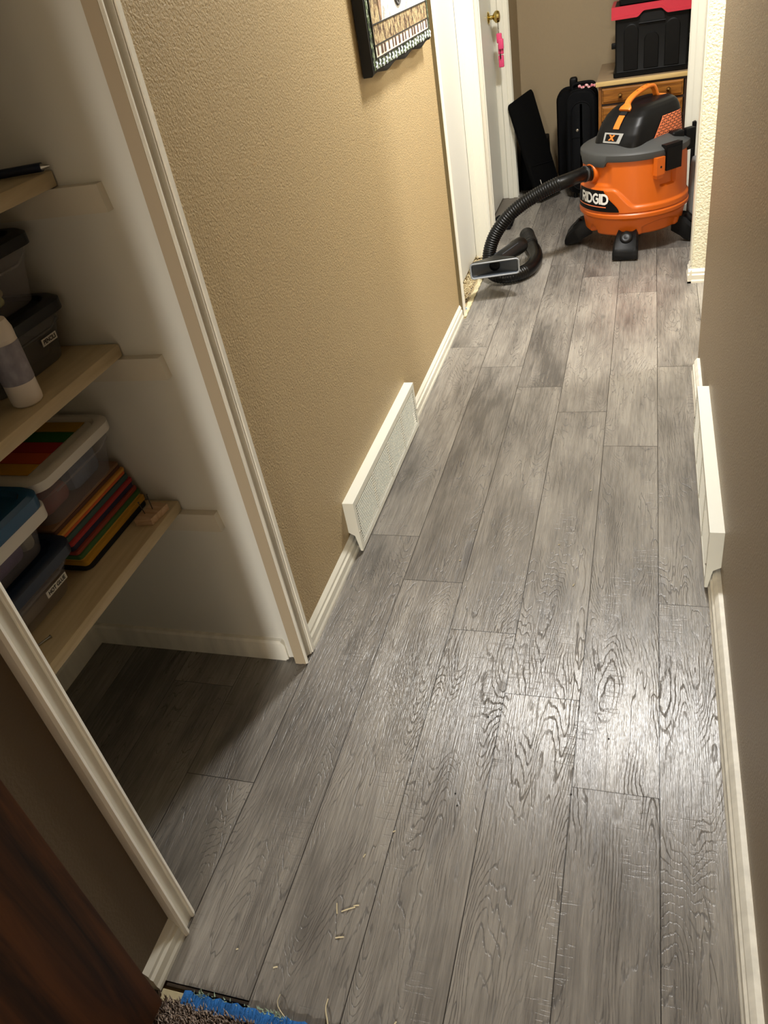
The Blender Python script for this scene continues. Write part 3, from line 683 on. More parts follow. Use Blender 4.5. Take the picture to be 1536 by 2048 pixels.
# latches and lugs on both sides
for sx in (1, -1):
    th = math.radians(270 + sx * 94); d = V(math.cos(th), math.sin(th), 0); s_ = V(-d.y, d.x, 0) * sx
    def lb(bm, a0, a1, r0, r1, z0, z1):
        prism(bm, [(a0, z0), (a1, z0), (a1, z1), (a0, z1)], r0, r1, lambda p, q, r: d * r + s_ * p + V(0, 0, q))
    bm = N(); lb(bm, -0.045, 0.055, 0.268, 0.302, 0.425, 0.535); lb(bm, -0.05, 0.06, 0.262, 0.297, 0.520, 0.552); vo('latch', bm, M['black'])
    bm = N(); lb(bm, -0.105, -0.052, 0.268, 0.296, 0.412, 0.500); lb(bm, -0.100, -0.057, 0.268, 0.292, 0.395, 0.412); vo('latch_lug', bm, M['orange'])
    bm = N(); lathe(bm, [(0.0055, 0), (0.0055, 0.0012)], 12, d * 0.296 + s_ * -0.078 + V(0, 0, 0.452), d); vo('lug_screw', bm, M['hole'])
# rear exhaust block and cord wrap
bm = N(); rbox(bm, 0.150, 0.212, 0.085, 0.165, 0.530, 0.580, 0.014, 3); vo('cord_hook', bm, M['black'])
bm = N(); rbox(bm, 0.17, 0.215, 0.17, 0.235, 0.47, 0.58, 0.010, 2); vo('accessory_clip', bm, M['black'])
# casters
for dg in (47, -40, 130, -130):
    th = math.radians(270 + dg); d = V(math.cos(th), math.sin(th), 0); s_ = V(-d.y, d.x, 0)
    pt = lambda r, w, z: d * r + s_ * w + V(0, 0, z)
    bm = N(); rings = []
    for r, hw, zt, zb in ((0.225, 0.052, 0.140, 0.060), (0.275, 0.058, 0.142, 0.034), (0.300, 0.062, 0.136, 0.016), (0.335, 0.066, 0.104, 0.010), (0.362, 0.068, 0.076, 0.008), (0.376, 0.068, 0.058, 0.008), (0.384, 0.064, 0.036, 0.010)):
        rings.append([pt(r, a * hw, zb + (zt - zb) * b) for a, b in ((-1, 0), (1, 0), (1, .75), (.82, .97), (.5, .86), (-.5, .86), (-.82, .97), (-1, .75))])
    loft(bm, rings); ft = vo('caster_foot', bm, M['black'], 30)
    bm = N(); ax = (d * 0.75 + V(0, 0, 0.66)).normalized(); lathe(bm, [(0.034, -0.012), (0.034, 0.004), (0.029, 0.008), (0.022, 0.004), (0.012, 0.005), (0.001, 0.006)], 24, pt(0.318, 0, 0.112), ax); vsub('foot_cap', bm, M['black_cowl'], ft)
    bm = N(); lathe(bm, [(0.012, -0.020), (0.024, -0.018), (0.026, 0), (0.024, 0.018), (0.012, 0.020)], 20, pt(0.315, 0, 0.0265), s_); vsub('wheel', bm, M['black_cowl'], ft)
# hose port and hose
pd = V(0, -1, 0); po = V(0, -0.262, 0.432)
bm = N(); lathe(bm, [(0.050, 0), (0.052, 0.018), (0.048, 0.028), (0.040, 0.030), (0.040, 0.010)], 40, po, pd, cap=False); vo('hose_port', bm, M['orange'])
Rz = Matrix.Rotation(-VR, 3, 'Z'); loc = lambda p: Rz @ (Vector(p) - Vector(VC))
Pw = lambda p: Matrix.Rotation(VR, 3, 'Z') @ Vector(p) + Vector(VC)
c0 = Pw((0, -0.268, 0.432)); dw = Matrix.Rotation(VR, 3, 'Z') @ pd
hp = spline([c0, c0 + dw * 0.075 + V(0, 0, 0.004), (-0.470, 4.640, 0.438), (-0.545, 4.590, 0.428), (-0.630, 4.555, 0.400), (-0.715, 4.520, 0.362), (-0.795, 4.490, 0.305), (-0.862, 4.465, 0.222), (-0.895, 4.435, 0.130), (-0.885, 4.385, 0.060), (-0.820, 4.330, 0.042), (-0.735, 4.345, 0.040), (-0.675, 4.430, 0.040), (-0.655, 4.560, 0.040), (-0.672, 4.700, 0.040), (-0.715, 4.840, 0.040), (-0.745, 4.960, 0.041)], 14)
hp = resample(hp, 0.0042)
bm = N(); radii = []; acc = 0
for i, p in enumerate(hp):
    if i: acc += (p - hp[i-1]).length
    if acc < 0.060: r = 0.0395 + (0.0015 if (acc % 0.018) < 0.009 else 0)
    elif acc < 0.095: r = 0.0365 + 0.002 * (1 if int(acc / 0.006) % 2 else 0)
    elif acc < 0.25: r = 0.0372
    elif p.x > -0.70 and p.z < 0.05 or acc > 1.70: r = 0.0375 + 0.0004 * (1 if i % 2 else 0)
    else: r = 0.0352 + (0.0034 if (i % 3) == 0 else 0.0)
    radii.append(r)
tube(bm, [loc(p) for p in hp], radii, 20); hose = vo('hose', bm, M['hose'], 70)
e = [loc(p) for p in hp[-34:]]
bm = N(); tube(bm, e + [e[-1] + (e[-1] - e[-2]).normalized() * 0.06], [0.041] * 6 + [0.044 - 0.003 * (k % 5 == 0) for k in range(len(e) - 6)] + [0.046], 20); vsub('hose_cuff', bm, M['wand'], hose)
bm = N(); tube(bm, [loc(hp[int(0.052/0.0042)]), loc(hp[int(0.060/0.0042)])], 0.0425, 24); vsub('cuff_ring', bm, M['charcoal'], hose)

# ------------------------------------------------------------------ floor nozzle resting on the hose loop
nz = thing('floor_nozzle', 'grey vacuum floor nozzle with wide open mouth resting on hose', 'vacuum nozzle', (-0.80, 4.10, 0.0))
ang = math.radians(13); nx = V(math.cos(ang), math.sin(ang), 0.0); back = V(-math.sin(ang) * 0.6 - 0.02, math.cos(ang), -0.10).normalized(); up = nx.cross(back); up = up if up.z > 0 else -up
nc = V(-0.808, 4.100, 0.170)
def nring(hx, hy, r, d, lift=0.0): return [nc + nx * a + up * (b + lift) + back * d for a, b in rrect(hx, hy, r)]
bm = N(); loft(bm, [nring(0.128, 0.040, 0.016, 0.0), nring(0.128, 0.040, 0.016, 0.018), nring(0.112, 0.038, 0.018, 0.06), nring(0.060, 0.036, 0.026, 0.11), nring(0.037, 0.037, 0.036, 0.14)], False, False)
obj('nozzle_shell', bm, M['wand'], nz)
bm = N(); loft(bm, [nring(0.122, 0.034, 0.013, 0.001), nring(0.118, 0.031, 0.013, 0.02), nring(0.045, 0.030, 0.028, 0.062), nring(0.0285, 0.0285, 0.028, 0.072)], False, False); obj('nozzle_mouth', bm, M['nozzle'], nz, smooth=20)
bm = N(); loft(bm, [nring(0.0285, 0.0285, 0.028, 0.071), nring(0.0285, 0.0285, 0.028, 0.12)], False, True); obj('nozzle_throat', bm, M['hole'], nz)
bm = N(); loft(bm, [nring(0.128, 0.040, 0.016, 0.004), nring(0.129, 0.041, 0.016, -0.002), nring(0.126, 0.038, 0.015, -0.005), nring(0.121, 0.033, 0.012, -0.002), nring(0.121, 0.033, 0.012, 0.004)], False, False); obj('rubber_rim', bm, M['nozzle_rim'], nz)
w0 = nc + back * 0.12; w1 = V(-0.765, 4.52, 0.125); w2 = V(-0.745, 4.62, 0.113)
bm = N(); tube(bm, [w0, w0 + (w1 - w0) * 0.1, w1, w1 + (w2 - w1) * 0.15, w2], [0.036, 0.038, 0.040, 0.045, 0.045], 24); wd = obj('wand_tube', bm, M['wand'], nz)
dirw = (w1 - w0).normalized(); sd_ = dirw.cross(V(0, 0, 1)).normalized(); upw = sd_.cross(dirw)
bm = N()
for a in (-0.6, 0.6): tube(bm, [w0 + dirw * 0.06 + sd_ * 0.039 * math.sin(a) + upw * 0.039 * math.cos(a), w1 + sd_ * 0.040 * math.sin(a) + upw * 0.040 * math.cos(a)], 0.0022, 6)
sub('mould_ridge', bm, M['nozzle'], wd, nz)

# ------------------------------------------------------------------ dresser
dr = thing('wooden_dresser', 'honey oak chest of drawers with pale top against back wall', 'dresser', (-0.10, 6.2, 0.0))
DX0, DX1, DY0, DY1 = -0.375, 0.160, 5.862, 6.565
bm = N(); box(bm, DX0, DX0 + 0.018, DY0, DY1, 0, 0.678); box(bm, DX0 + 0.018, DX1 - 0.018, DY1 - 0.01, DY1, 0.02, 0.678); box(bm, DX0 + 0.018, DX1 - 0.018, DY0 + 0.02, DY1 - 0.01, 0.02, 0.04)
obj('carcass', bm, M['oak_frame'], dr)
bm = N(); box(bm, DX1 - 0.018, DX1, DY0, DY1, 0, 0.678); obj('dark_side_panel', bm, M['walnut'], dr)
bm = N(); rbox(bm, DX0 - 0.014, DX1 + 0.002, DY0 - 0.014, DY1, 0.678, 0.704, 0.003, 2); obj('top_board', bm, mat('brown_laminate_top', (150, 128, 100), 0.45), dr)
bm = N(); rbox(bm, DX0 - 0.018, DX1 + 0.004, DY0 - 0.022, DY0 - 0.014, 0.677, 0.705, 0.003, 2); e_ = obj('edge_strip', bm, M['oak_top'], dr); e_['label'] = 'pale front edge'
bm = N(); zt = [0.672, 0.568, 0.464, 0.360, 0.256, 0.152, 0.048]
for z in zt: box(bm, DX0 + 0.018, DX1 - 0.018, DY0 + 0.002, DY0 + 0.02, z - 0.010, z + 0.004)
obj('front_rail', bm, M['walnut'], dr)
for i in range(6):
    a, b = zt[i+1] + 0.005, zt[i] - 0.010
    bm = N(); x0, x1 = DX0 + 0.020, DX1 - 0.024
    f = lambda d, e: [V(x0 + e, DY0 - d, a + e), V(x1 - e, DY0 - d, a + e), V(x1 - e, DY0 - d, b - e), V(x0 + e, DY0 - d, b - e)]
    loft(bm, [f(-0.02, 0), f(0.008, 0), f(0.012, 0.003), f(0.013, 0.008), f(0.019, 0.013), f(0.019, 0.016)])
    dw_ = obj('drawer', bm, M['oak'], dr, smooth=15)
    for kx in (-0.240, 0.048):
        bm = N(); lathe(bm, [(0.007, 0), (0.005, 0.008), (0.010, 0.014), (0.0145, 0.022), (0.012, 0.031), (0.002, 0.034)], 18, (kx, DY0 - 0.019, (a + b) / 2), (0, -1, 0)); sub('knob', bm, M['knob'], dw_, dr)

# ------------------------------------------------------------------ storage crates on the dresser
def crate(base, label, w, d, h, rim_m):
    t = thing('storage_crate', label, 'crate', base)
    x0, x1 = base[0] - w/2, base[0] + w/2; y0, y1 = base[1] - d/2, base[1] + d/2; zb = base[2]
    bm = N(); loft(bm, [[V(base[0] + a, base[1] + b, zb + z) for a, b in rrect(w/2 - i, d/2 - i, 0.014)] for z, i in ((0, 0.008), (0.004, 0.002), (0.026, 0.0), (0.030, 0.010), (0.034, 0.012), (h * 0.8, 0.010), (h, 0.008))])
    body = obj('crate_body', bm, M['crate'], t)
    pw = (w - 0.09) / 3
    for k in range(3):
        cx = x0 + 0.045 + pw * (k + 0.5); hw = pw * 0.36; top = zb + h * (0.745 if k != 1 else 0.60)
        pts = [(cx - hw, zb + 0.040), (cx + hw, zb + 0.040)] + [(cx + hw * math.cos(a), top - hw + hw * math.sin(a) * 1.0) for a in [PI * i / 14 for i in range(15)]]
        bm = N(); pr = lambda d_, s: [V(cx + (p - cx) * s, y0 + 0.012 - d_, zb + 0.04 + (q - zb - 0.04) * (1 - (1 - s) * 0.25)) for p, q in pts]
        loft(bm, [pr(-0.004, 1.0), pr(0.004, 1.0), pr(0.008, 0.90), pr(0.008, 0.86)]); sub('raised_panel', bm, M['crate'], body, t)
    # rim with an arch over the hand hole, front; plain on the other sides
    bm = N(); zr0, zr1 = h - 0.062, h
    prof_ = []
    n = 48
    low = []
    for i in range(n + 1):
        x = -w/2 - 0.012 + (w + 0.024) * i / n; s = ss(w * 0.20, w * 0.10, abs(x)); low.append((x, zr0 + 0.030 * s))
    pts = low + [(w/2 + 0.012, zr1), (-w/2 - 0.012, zr1)]
    prism(bm, [(base[0] + p, zb + q) for p, q in pts], y0 - 0.014, y0 + 0.006, lambda p, q, s: (p, s, q))
    low2 = [(x, z - 0.004) for x, z in low]; pts = low2 + [(p, q + 0.016) for p, q in low2[::-1]]
    prism(bm, [(base[0] + p, zb + q) for p, q in pts], y0 - 0.020, y0 - 0.010, lambda p, q, s: (p, s, q))
    box(bm, x0 - 0.012, x0 + 0.008, y0, y1 + 0.012, zb + zr0, zb + zr1); box(bm, x1 - 0.008, x1 + 0.012, y0, y1 + 0.012, zb + zr0, zb + zr1); box(bm, x0, x1, y1 - 0.006, y1 + 0.012, zb + zr0, zb + zr1)
    obj('rim', bm, rim_m, t, smooth=20)
    bm = N(); hw = w * 0.155; pts = [(base[0] - hw, zb + h * 0.745), (base[0] + hw, zb + h * 0.745)] + [(base[0] + hw * math.cos(a), zb + h * 0.79 + 0.050 * math.sin(a)) for a in [PI * i / 14 for i in range(15)]]
    prism(bm, pts, y0 - 0.001, y0 + 0.010, lambda p, q, s: (p, s, q)); obj('hand_hole', bm, M['hole'], t)
    bm = N(); tube(bm, [V(base[0] - hw * 1.1, y0 - 0.002, zb + h * 0.735), V(base[0] + hw * 1.1, y0 - 0.002, zb + h * 0.735)], 0.005, 8); obj('hole_lip', bm, M['crate'], t)
    for sx in (x0 - 0.004, x1 + 0.004):
        bm = N(); rbox(bm, sx - (0.008 if sx < base[0] else 0.024), sx + (0.024 if sx < base[0] else 0.008), y0 + 0.02, y0 + 0.05, zb + h*0.42, zb + h*0.5, 0.004, 2); obj('hinge_lug', bm, M['crate'], t)
    return t
crate((-0.062, 6.075, 0.7045), 'black folding crate with bright red rim standing on the dresser', 0.452, 0.36, 0.388, M['red'])
crate((-0.045, 6.075, 1.0935), 'upper black crate stacked on the red-rimmed crate', 0.425, 0.33, 0.36, M['crate'])

# ------------------------------------------------------------------ suitcases, slab and bag by the back wall
def suitcase(name, label, x0, x1, y0, y1, z1, mfab, full=True):
    t = thing(name, label, 'suitcase', ((x0+x1)/2, (y0+y1)/2, 0.0)); cx = (x0+x1)/2
    w, h = (x1-x0)/2, (z1 - 0.03)/2; zc = 0.03 + h
    ring = lambda y, i, r=0.07: [V(cx + a, y, zc + b) for a, b in rrect(w - i, h - i, max(r - i, 0.01), 7)]
    bm = N(); loft(bm, [ring(y0 + 0.006, 0.008), ring(y0 + 0.016, 0.0), ring(y1 - 0.012, 0.0), ring(y1, 0.012)]); body = obj('suitcase_body', bm, mfab, t, smooth=50)
    for yy in (y0 + 0.055, y1 - 0.04):
        bm = N(); tube(bm, [Vector(p) for p in ring(yy, -0.003)] + [ring(yy, -0.003)[0]], 0.0045, 6); sub('zip_piping', bm, M['fabric2'], body, t)
    for sx in (-1, 1):
        bm = N(); lathe(bm, [(0.02, -0.012), (0.026, -0.01), (0.026, 0.01), (0.02, 0.012)], 18, (cx + sx * (w - 0.05), y1 - 0.03, 0.026), (1, 0, 0)); obj('wheel', bm, M['black'], t)
        bm = N(); lathe(bm, [(0.014, 0), (0.012, 0.03)], 12, (cx + sx * (w - 0.05), y0 + 0.035, 0.0), (0, 0, 1)); obj('foot', bm, M['black'], t)
    if full:
        bm = N(); pr = lambda y, i: [V(cx + 0.004 + a, y, zc - 0.01 + b) for a, b in rrect(w - 0.028 - i, h - 0.045 - i, 0.06, 7)]
        loft(bm, [pr(y0 + 0.004, 0.0), pr(y0 - 0.020, 0.002), pr(y0 - 0.028, 0.012)]); pk = obj('front_pocket', bm, mfab, t, smooth=50)
        bm = N(); tube(bm, [Vector(p) for p in pr(y0 - 0.022, 0.001)] + [pr(y0 - 0.022, 0.001)[0]], 0.004, 6); sub('pocket_piping', bm, M['fabric2'], pk, t)
        bm = N(); xx = cx - 0.015; zz_ = zc + 0.05; tube(bm, [V(xx - 0.045, y0 - 0.030, zz_ - 0.2), V(xx - 0.045, y0 - 0.030, zz_), V(xx + 0.03, y0 - 0.030, zz_), V(xx + 0.03, y0 - 0.030, zz_ - 0.2)], 0.0025, 6); sub('pocket_seam', bm, M['fabric2'], pk, t)
        bm = N(); lathe(bm, [(0.009, 0), (0.009, 0.003), (0.004, 0.005)], 14, (xx - 0.005, y0 - 0.028, zz_ + 0.045), (0, -1, 0)); sub('logo_stud', bm, M['steel'], pk, t)
        bm = N(); tube(bm, spline([(cx - 0.055, y0 + 0.10, z1 - 0.01), (cx - 0.058, y0 + 0.10, z1 + 0.018), (cx - 0.03, y0 + 0.10, z1 + 0.034), (cx + 0.06, y0 + 0.10, z1 + 0.034), (cx + 0.085, y0 + 0.10, z1 + 0.016), (cx + 0.082, y0 + 0.10, z1 - 0.01)], 8), 0.010, 10); obj('carry_handle', bm, M['fabric2'], t)
        bm = N(); rbox(bm, cx - 0.085, cx - 0.035, y1 - 0.075, y1 - 0.02, z1 - 0.005, z1 + 0.055, 0.014, 3); obj('trolley_grip', bm, M['black'], t)
    return t
suitcase('upright_suitcase', 'black upright fabric suitcase with front pocket beside the dresser', -0.580, -0.395, 5.85, 6.13, 0.664, M['fabric'])
suitcase('soft_suitcase', 'slimmer black suitcase wedged behind the upright fabric suitcase', -0.668, -0.470, 6.15, 6.30, 0.632, M['fabric2'], False)
bm = N()
tube(bm, spline([(-0.505, 5.94, 0.684), (-0.480, 5.93, 0.673), (-0.455, 5.95, 0.682), (-0.435, 5.92, 0.674), (-0.415, 5.94, 0.680), (-0.400, 5.93, 0.672)], 8), [0.008 + 0.003 * math.sin(i * 0.9) for i in range(41)], 6)
tag(obj('luggage_ribbon', bm, speckle('pink_print_ribbon', [(0, (30, 26, 28)), (0.44, (214, 120, 132)), (0.56, (240, 220, 214))], 60)), 'pink patterned ribbon tied on top of the upright suitcase', 'ribbon')
# leaning slab
sl = thing('leaning_slab', 'tall black padded slab leaning on the white door frame', 'padded board', (-0.75, 5.9, 0.0))
BL, BR, TR, TL = V(-0.775, 5.80, 0.012), V(-0.645, 6.02, 0.012), V(-0.850, 6.23, 0.660), V(-0.975, 5.985, 0.615)
nrm = (BR - BL).cross(TL - BL).normalized(); nrm = nrm if nrm.y < 0 else -nrm
def slab_ring(off, inset):
    out = []; c = (BL + BR + TR + TL) / 4; P = [BL, BR, TR, TL]
    for i in range(4):
        p, a, b = P[i], P[i-1], P[(i+1) % 4]; p = p + (c - p).normalized() * inset
        da, db = (a - p).normalized() * 0.03, (b - p).normalized() * 0.03
        for k in range(6):
            t_ = k / 5; out.append((p + da) * (1-t_)**2 + p * 2*t_*(1-t_) + (p + db) * t_**2 + nrm * off)
    return out
bm = N(); loft(bm, [slab_ring(-0.016, 0.010), slab_ring(-0.011, 0.0), slab_ring(0.011, 0.0), slab_ring(0.016, 0.010)]); obj('padded_board', bm, M['slab'], sl, smooth=50)
bm = N(); a = BL + (TL - BL) * 0.36; b = BR + (TR - BR) * 0.30; tube(bm, [a + nrm * 0.017 + (b - a) * 0.08, a + nrm * 0.018 + (b - a) * 0.5, b + nrm * 0.017 - (b - a) * 0.06], 0.004, 6); obj('fold_seam', bm, M['fabric2'], sl)
bm = N(); a = BL + (TL - BL) * 0.10 + (BR - BL) * 0.25; tube(bm, [a + nrm * 0.018, a + nrm * 0.018 + (TL - BL) * 0.10], 0.0022, 6); obj('white_stitching', bm, colour('white_thread', (200, 198, 190)), sl)
bm = N(); rr_ = [[V(-0.845 + a * (1 - 0.12 * f), 6.30 + b, 0.002 + 0.32 * f) for a, b in rrect(0.105, 0.13, 0.03)] for f in (0, 0.08, 0.5, 0.9, 1.0)]
loft(bm, rr_); tag(obj('black_duffel', bm, M['fabric2']), 'black cloth bag on the floor behind the leaning slab', 'bag')
bm = N()
for k in range(3):
    tube(bm, spline([(-1.035, 5.30 + 0.05 * k, 0.012), (-0.99, 5.33 + 0.05 * k, 0.020 + 0.012 * k), (-0.94, 5.36 + 0.05 * k, 0.016), (-0.90, 5.34 + 0.06 * k, 0.012)], 8), 0.012, 8)
rbox(bm, -1.03, -0.90, 5.28, 5.50, 0.001, 0.012, 0.004, 1)
tag(obj('folded_strap', bm, M['fabric2']), 'folded black strap lying on the floor at the knob door', 'strap')
bm = N(); box(bm, 0.171, 0.183, 5.20, 5.225, 0.01, 0.53); prism(bm, [(0.171, 0.53), (0.194, 0.53), (0.194, 0.54), (0.186, 0.546), (0.171, 0.540)], 5.198, 5.227, lambda p, q, s: (p, s, q)); box(bm, 0.171, 0.194, 5.198, 5.227, 0.01, 0.53)
tag(obj('black_bar', bm, M['black']), 'flat black bar standing behind the cream wall corner', 'bar')
bm = N(); tube(bm, spline([(0.185, 5.02, 0.01), (0.19, 5.03, 0.20), (0.195, 5.05, 0.33), (0.205, 5.08, 0.38)], 8), 0.03, 14)
tag(obj('grey_pipe', bm, colour('grey_plastic_pipe', (120, 120, 118), 0.5)), 'grey plastic tube standing behind the orange vacuum', 'tube')

# ------------------------------------------------------------------ keys on the knob
kt = thing('key_bunch', 'keys with pink tags hanging from the brass door knob', 'keys', (-0.998, 5.885, 1.08))
bm = N(); rbox(bm, -0.992, -0.989, 5.868, 5.892, 1.075, 1.142, 0.001, 1); obj('key', bm, M['steel'], kt)
bm = N(); tube(bm, [V(-0.990, 5.88 + 0.016 * math.cos(a), 1.072 + 0.016 * math.sin(a)) for a in [2*PI*k/20 for k in range(21)]], 0.0016, 6); obj('key_ring', bm, M['steel'], kt)
for a, b, c, d in ((-0.995, 5.874, 1.000, 1.055), (-0.990, 5.880, 0.935, 0.995), (-0.985, 5.862, 0.965, 1.025), (-0.993, 5.890, 0.860, 0.930)):
    bm = N(); rbox(bm, a - 0.010, a + 0.024, b - 0.008, b + 0.010, c, d, 0.006, 3); obj('pink_tag', bm, M['pink'], kt)
bm = N(); rbox(bm, -0.990, -0.984, 5.872, 5.882, 0.91, 1.00, 0.001, 1); obj('dark_key', bm, M['black'], kt)

# ------------------------------------------------------------------ closet shelves and cleats
def shelf(label, z):
    bm = N(); rbox(bm, -1.662, -1.180, 0.44, 1.480, z - 0.031, z, 0.004, 2)
    return tag(obj('closet_shelf', bm, M['shelf']), label, 'shelf')
shelf('lowest pale closet shelf holding the colored folders', 0.561); shelf('middle pale closet shelf holding the white bottle', 0.994); shelf('top pale closet shelf carrying the dark pen', 1.362)
def cleat(label, z):
    bm = N(); prism(bm, [(-1.66, z - 0.0325), (-1.082, z - 0.0325), (-1.076, z - 0.086), (-1.66, z - 0.086)], 1.464, 1.485, lambda p, q, s: (p, s, q))
    return tag(obj('shelf_cleat', bm, M['cleat'], smooth=20), label, 'shelf cleat')
cleat('painted wall cleat under the lowest closet shelf', 0.561); cleat('painted wall cleat under the middle closet shelf', 0.994); cleat('painted wall cleat under the top closet shelf', 1.362)

# ------------------------------------------------------------------ bins
def text_obj(name, s, size, origin, right, upv, m, parent, squash=1.0):
    cu = bpy.data.curves.new(name, 'FONT'); cu.body = s; cu.size = size * S; cu.align_x = 'CENTER'; cu.align_y = 'CENTER'; cu.offset = 0.0004
    tmp = bpy.data.objects.new(name, cu); COL.objects.link(tmp)
    dg = bpy.context.evaluated_depsgraph_get(); me = bpy.data.meshes.new_from_object(tmp.evaluated_get(dg))
    bpy.data.objects.remove(tmp); bpy.data.curves.remove(cu)
    r, u_ = Vector(right).normalized(), Vector(upv).normalized(); o = (Vector(origin) - Vector(parent['base'])) * S
    for v in me.vertices: x, y = v.co.x * squash, v.co.y; v.co = o + r * x + u_ * y
    me.materials.clear(); me.materials.append(m); ob = bpy.data.objects.new(name, me); COL.objects.link(ob); ob.parent = parent; return ob
def bin_(label, xf, y0, y1, zb, h, mbody, mlid, depth=0.36, taper=0.018, lid_h=0.022, contents=None, lidname='lid', over=0.010):
    cx, cy = xf - depth/2, (y0 + y1)/2; w = (y1 - y0)/2; t = thing('plastic_bin', label, 'storage bin', (cx, cy, zb))
    R_ = lambda z, i: [V(cx + a, cy + b, z) for a, b in rrect(depth/2 - i, w - i, 0.042, 8)]
    bm = N(); loft(bm, [R_(zb, taper + 0.004), R_(zb + 0.004, taper), R_(zb + h * 0.72, taper * 0.35), R_(zb + h * 0.74, taper * 0.2 - 0.002), R_(zb + h, 0.0)], True, False)
    body = obj('bin_body', bm, mbody, t, smooth=50)
    bm = N(); loft(bm, [R_(zb + h - 0.006, -over), R_(zb + h + lid_h * 0.7, -over), R_(zb + h + lid_h, -over + 0.008), R_(zb + h + lid_h, 0.012), R_(zb + h + lid_h * 0.6, 0.018), R_(zb + h + lid_h * 0.6, 0.05)], False, True)
    lid_ = obj(lidname, bm, mlid, t, smooth=40)
    bm = N(); tube(bm, [V(xf - taper * 0.35 + 0.002, y0 + 0.05, zb + h * 0.70), V(xf - taper * 0.25 + 0.002, y1 - 0.06, zb + h * 0.70), V(xf - taper * 0.15 + 0.002, y1 - 0.035, zb + h * 0.83)], 0.0022, 6); sub('moulded_rib', bm, mbody, body, t)
    return t, body, lid_
def paper_label(t, body, txt, xf, yc, zc, wy, hz, tilt):
    bm = N(); r = V(0, math.cos(tilt), math.sin(tilt)); u_ = V(0.06, -math.sin(tilt), math.cos(tilt)); o = V(xf, yc, zc)
    q = [o + r * a * wy/2 + u_ * b * hz/2 for a, b in ((-1, -1), (1, -1), (1, 1), (-1, 1))]
    loft(bm, [[p - V(0.0006, 0, 0) for p in q], [p + V(0.0006, 0, 0) for p in q]]); lb_ = obj('paper_label', bm, M['paper'], t); lb_['label'] = 'white paper label'
    text_obj('label_text', txt, hz * 0.80, o + V(0.0012, 0, 0), r, u_, M['ink'], t, 0.92)
def block(t, name, m, x0, x1, y0, y1, z0, z1, r=0.02):
    bm = N(); rbox(bm, x0, x1, y0, y1, z0, z1, r, 2); return obj(name, bm, m, t)
# middle shelf
t, body, _ = bin_('smoky bin marked PENCILS with black lid on middle shelf', -1.268, 1.19, 1.462, 0.9945, 0.108, M['smoke'], M['black_lid'])
paper_label(t, body, 'PENCILS', -1.2715, 1.385, 1.052, 0.050, 0.0155, 0.0)
block(t, 'pencil_bundle', colour('dark_pencils', (70, 58, 40)), -1.58, -1.31, 1.24, 1.43, 1.0, 1.05)
t, body, _ = bin_('smoky bin of chalk markers with black lid stacked on PENCILS bin', -1.276, 1.16, 1.455, 1.1265, 0.118, M['clear'], M['black_lid'])
for k, (y0_, dy, z, c, ca, lab) in enumerate([(1.20, 0.20, 1.188, (196, 110, 100), (224, 214, 206), 'coral'), (1.19, 0.16, 1.162, (150, 128, 116), (206, 198, 190), 'taupe'), (1.27, 0.16, 1.166, (120, 104, 78), (210, 190, 180), 'brown'), (1.22, 0.16, 1.142, (160, 150, 66), (214, 216, 150), 'olive'), (1.18, 0.12, 1.139, (206, 196, 84), (226, 220, 120), 'yellow'), (1.30, 0.12, 1.143, (206, 180, 80), (230, 216, 160), 'gold')]):
    mk = thing('chalk_marker', f'{lab} chalk marker lying inside the clear black-lidded bin', 'marker', (-1.30, y0_, z), 0, 'chalk markers in the upper bin')
    d = V(-0.03, dy, 0.004).normalized(); o = V(-1.312 - 0.02 * (k % 3), y0_, z)
    bm = N(); tube(bm, [o, o + d * dy * 0.8], 0.0095, 12); obj('barrel', bm, colour('marker_' + lab, c), mk)
    bm = N(); tube(bm, [o + d * dy * 0.8, o + d * (dy * 0.8 + 0.025), o + d * (dy * 0.8 + 0.03)], [0.0105, 0.0105, 0.006], 12); obj('cap', bm, colour('cap_' + lab, ca), mk)
# bottle
bt = thing('pump_bottle', 'white plastic bottle with grey label at middle shelf edge', 'bottle', (-1.228, 1.214, 0.9945))
bm = N(); lathe(bm, [(0.026, 0), (0.030, 0.004), (0.031, 0.012), (0.031, 0.135), (0.029, 0.140)], 32, bt['base']); obj('bottle_body', bm, M['whiteplastic'], bt)
bm = N(); lathe(bm, [(0.0315, 0.048), (0.0318, 0.049), (0.0318, 0.127), (0.0315, 0.128)], 32, bt['base'], cap=False); obj('wrap_label', bm, M['bottle_label'], bt)
bm = N(); lathe(bm, [(0.0305, 0.134), (0.0312, 0.137), (0.0312, 0.152), (0.026, 0.170), (0.016, 0.176), (0.001, 0.177)], 32, bt['base']); obj('flip_cap', bm, M['whiteplastic'], bt)
bm = N(); lathe(bm, [(0.010, 0), (0.010, 0.02), (0.004, 0.04), (0.001, 0.04)], 16, (-1.236, 1.176, 1.160)); obj('nozzle_tip', bm, M['whiteplastic'], bt)
bm = N(); rbox(bm, -1.60, -1.255, 0.99, 1.150, 0.9945, 1.09, 0.02, 3); tag(obj('black_case', bm, M['black_lid']), 'black case on the middle shelf left of the white bottle', 'case')
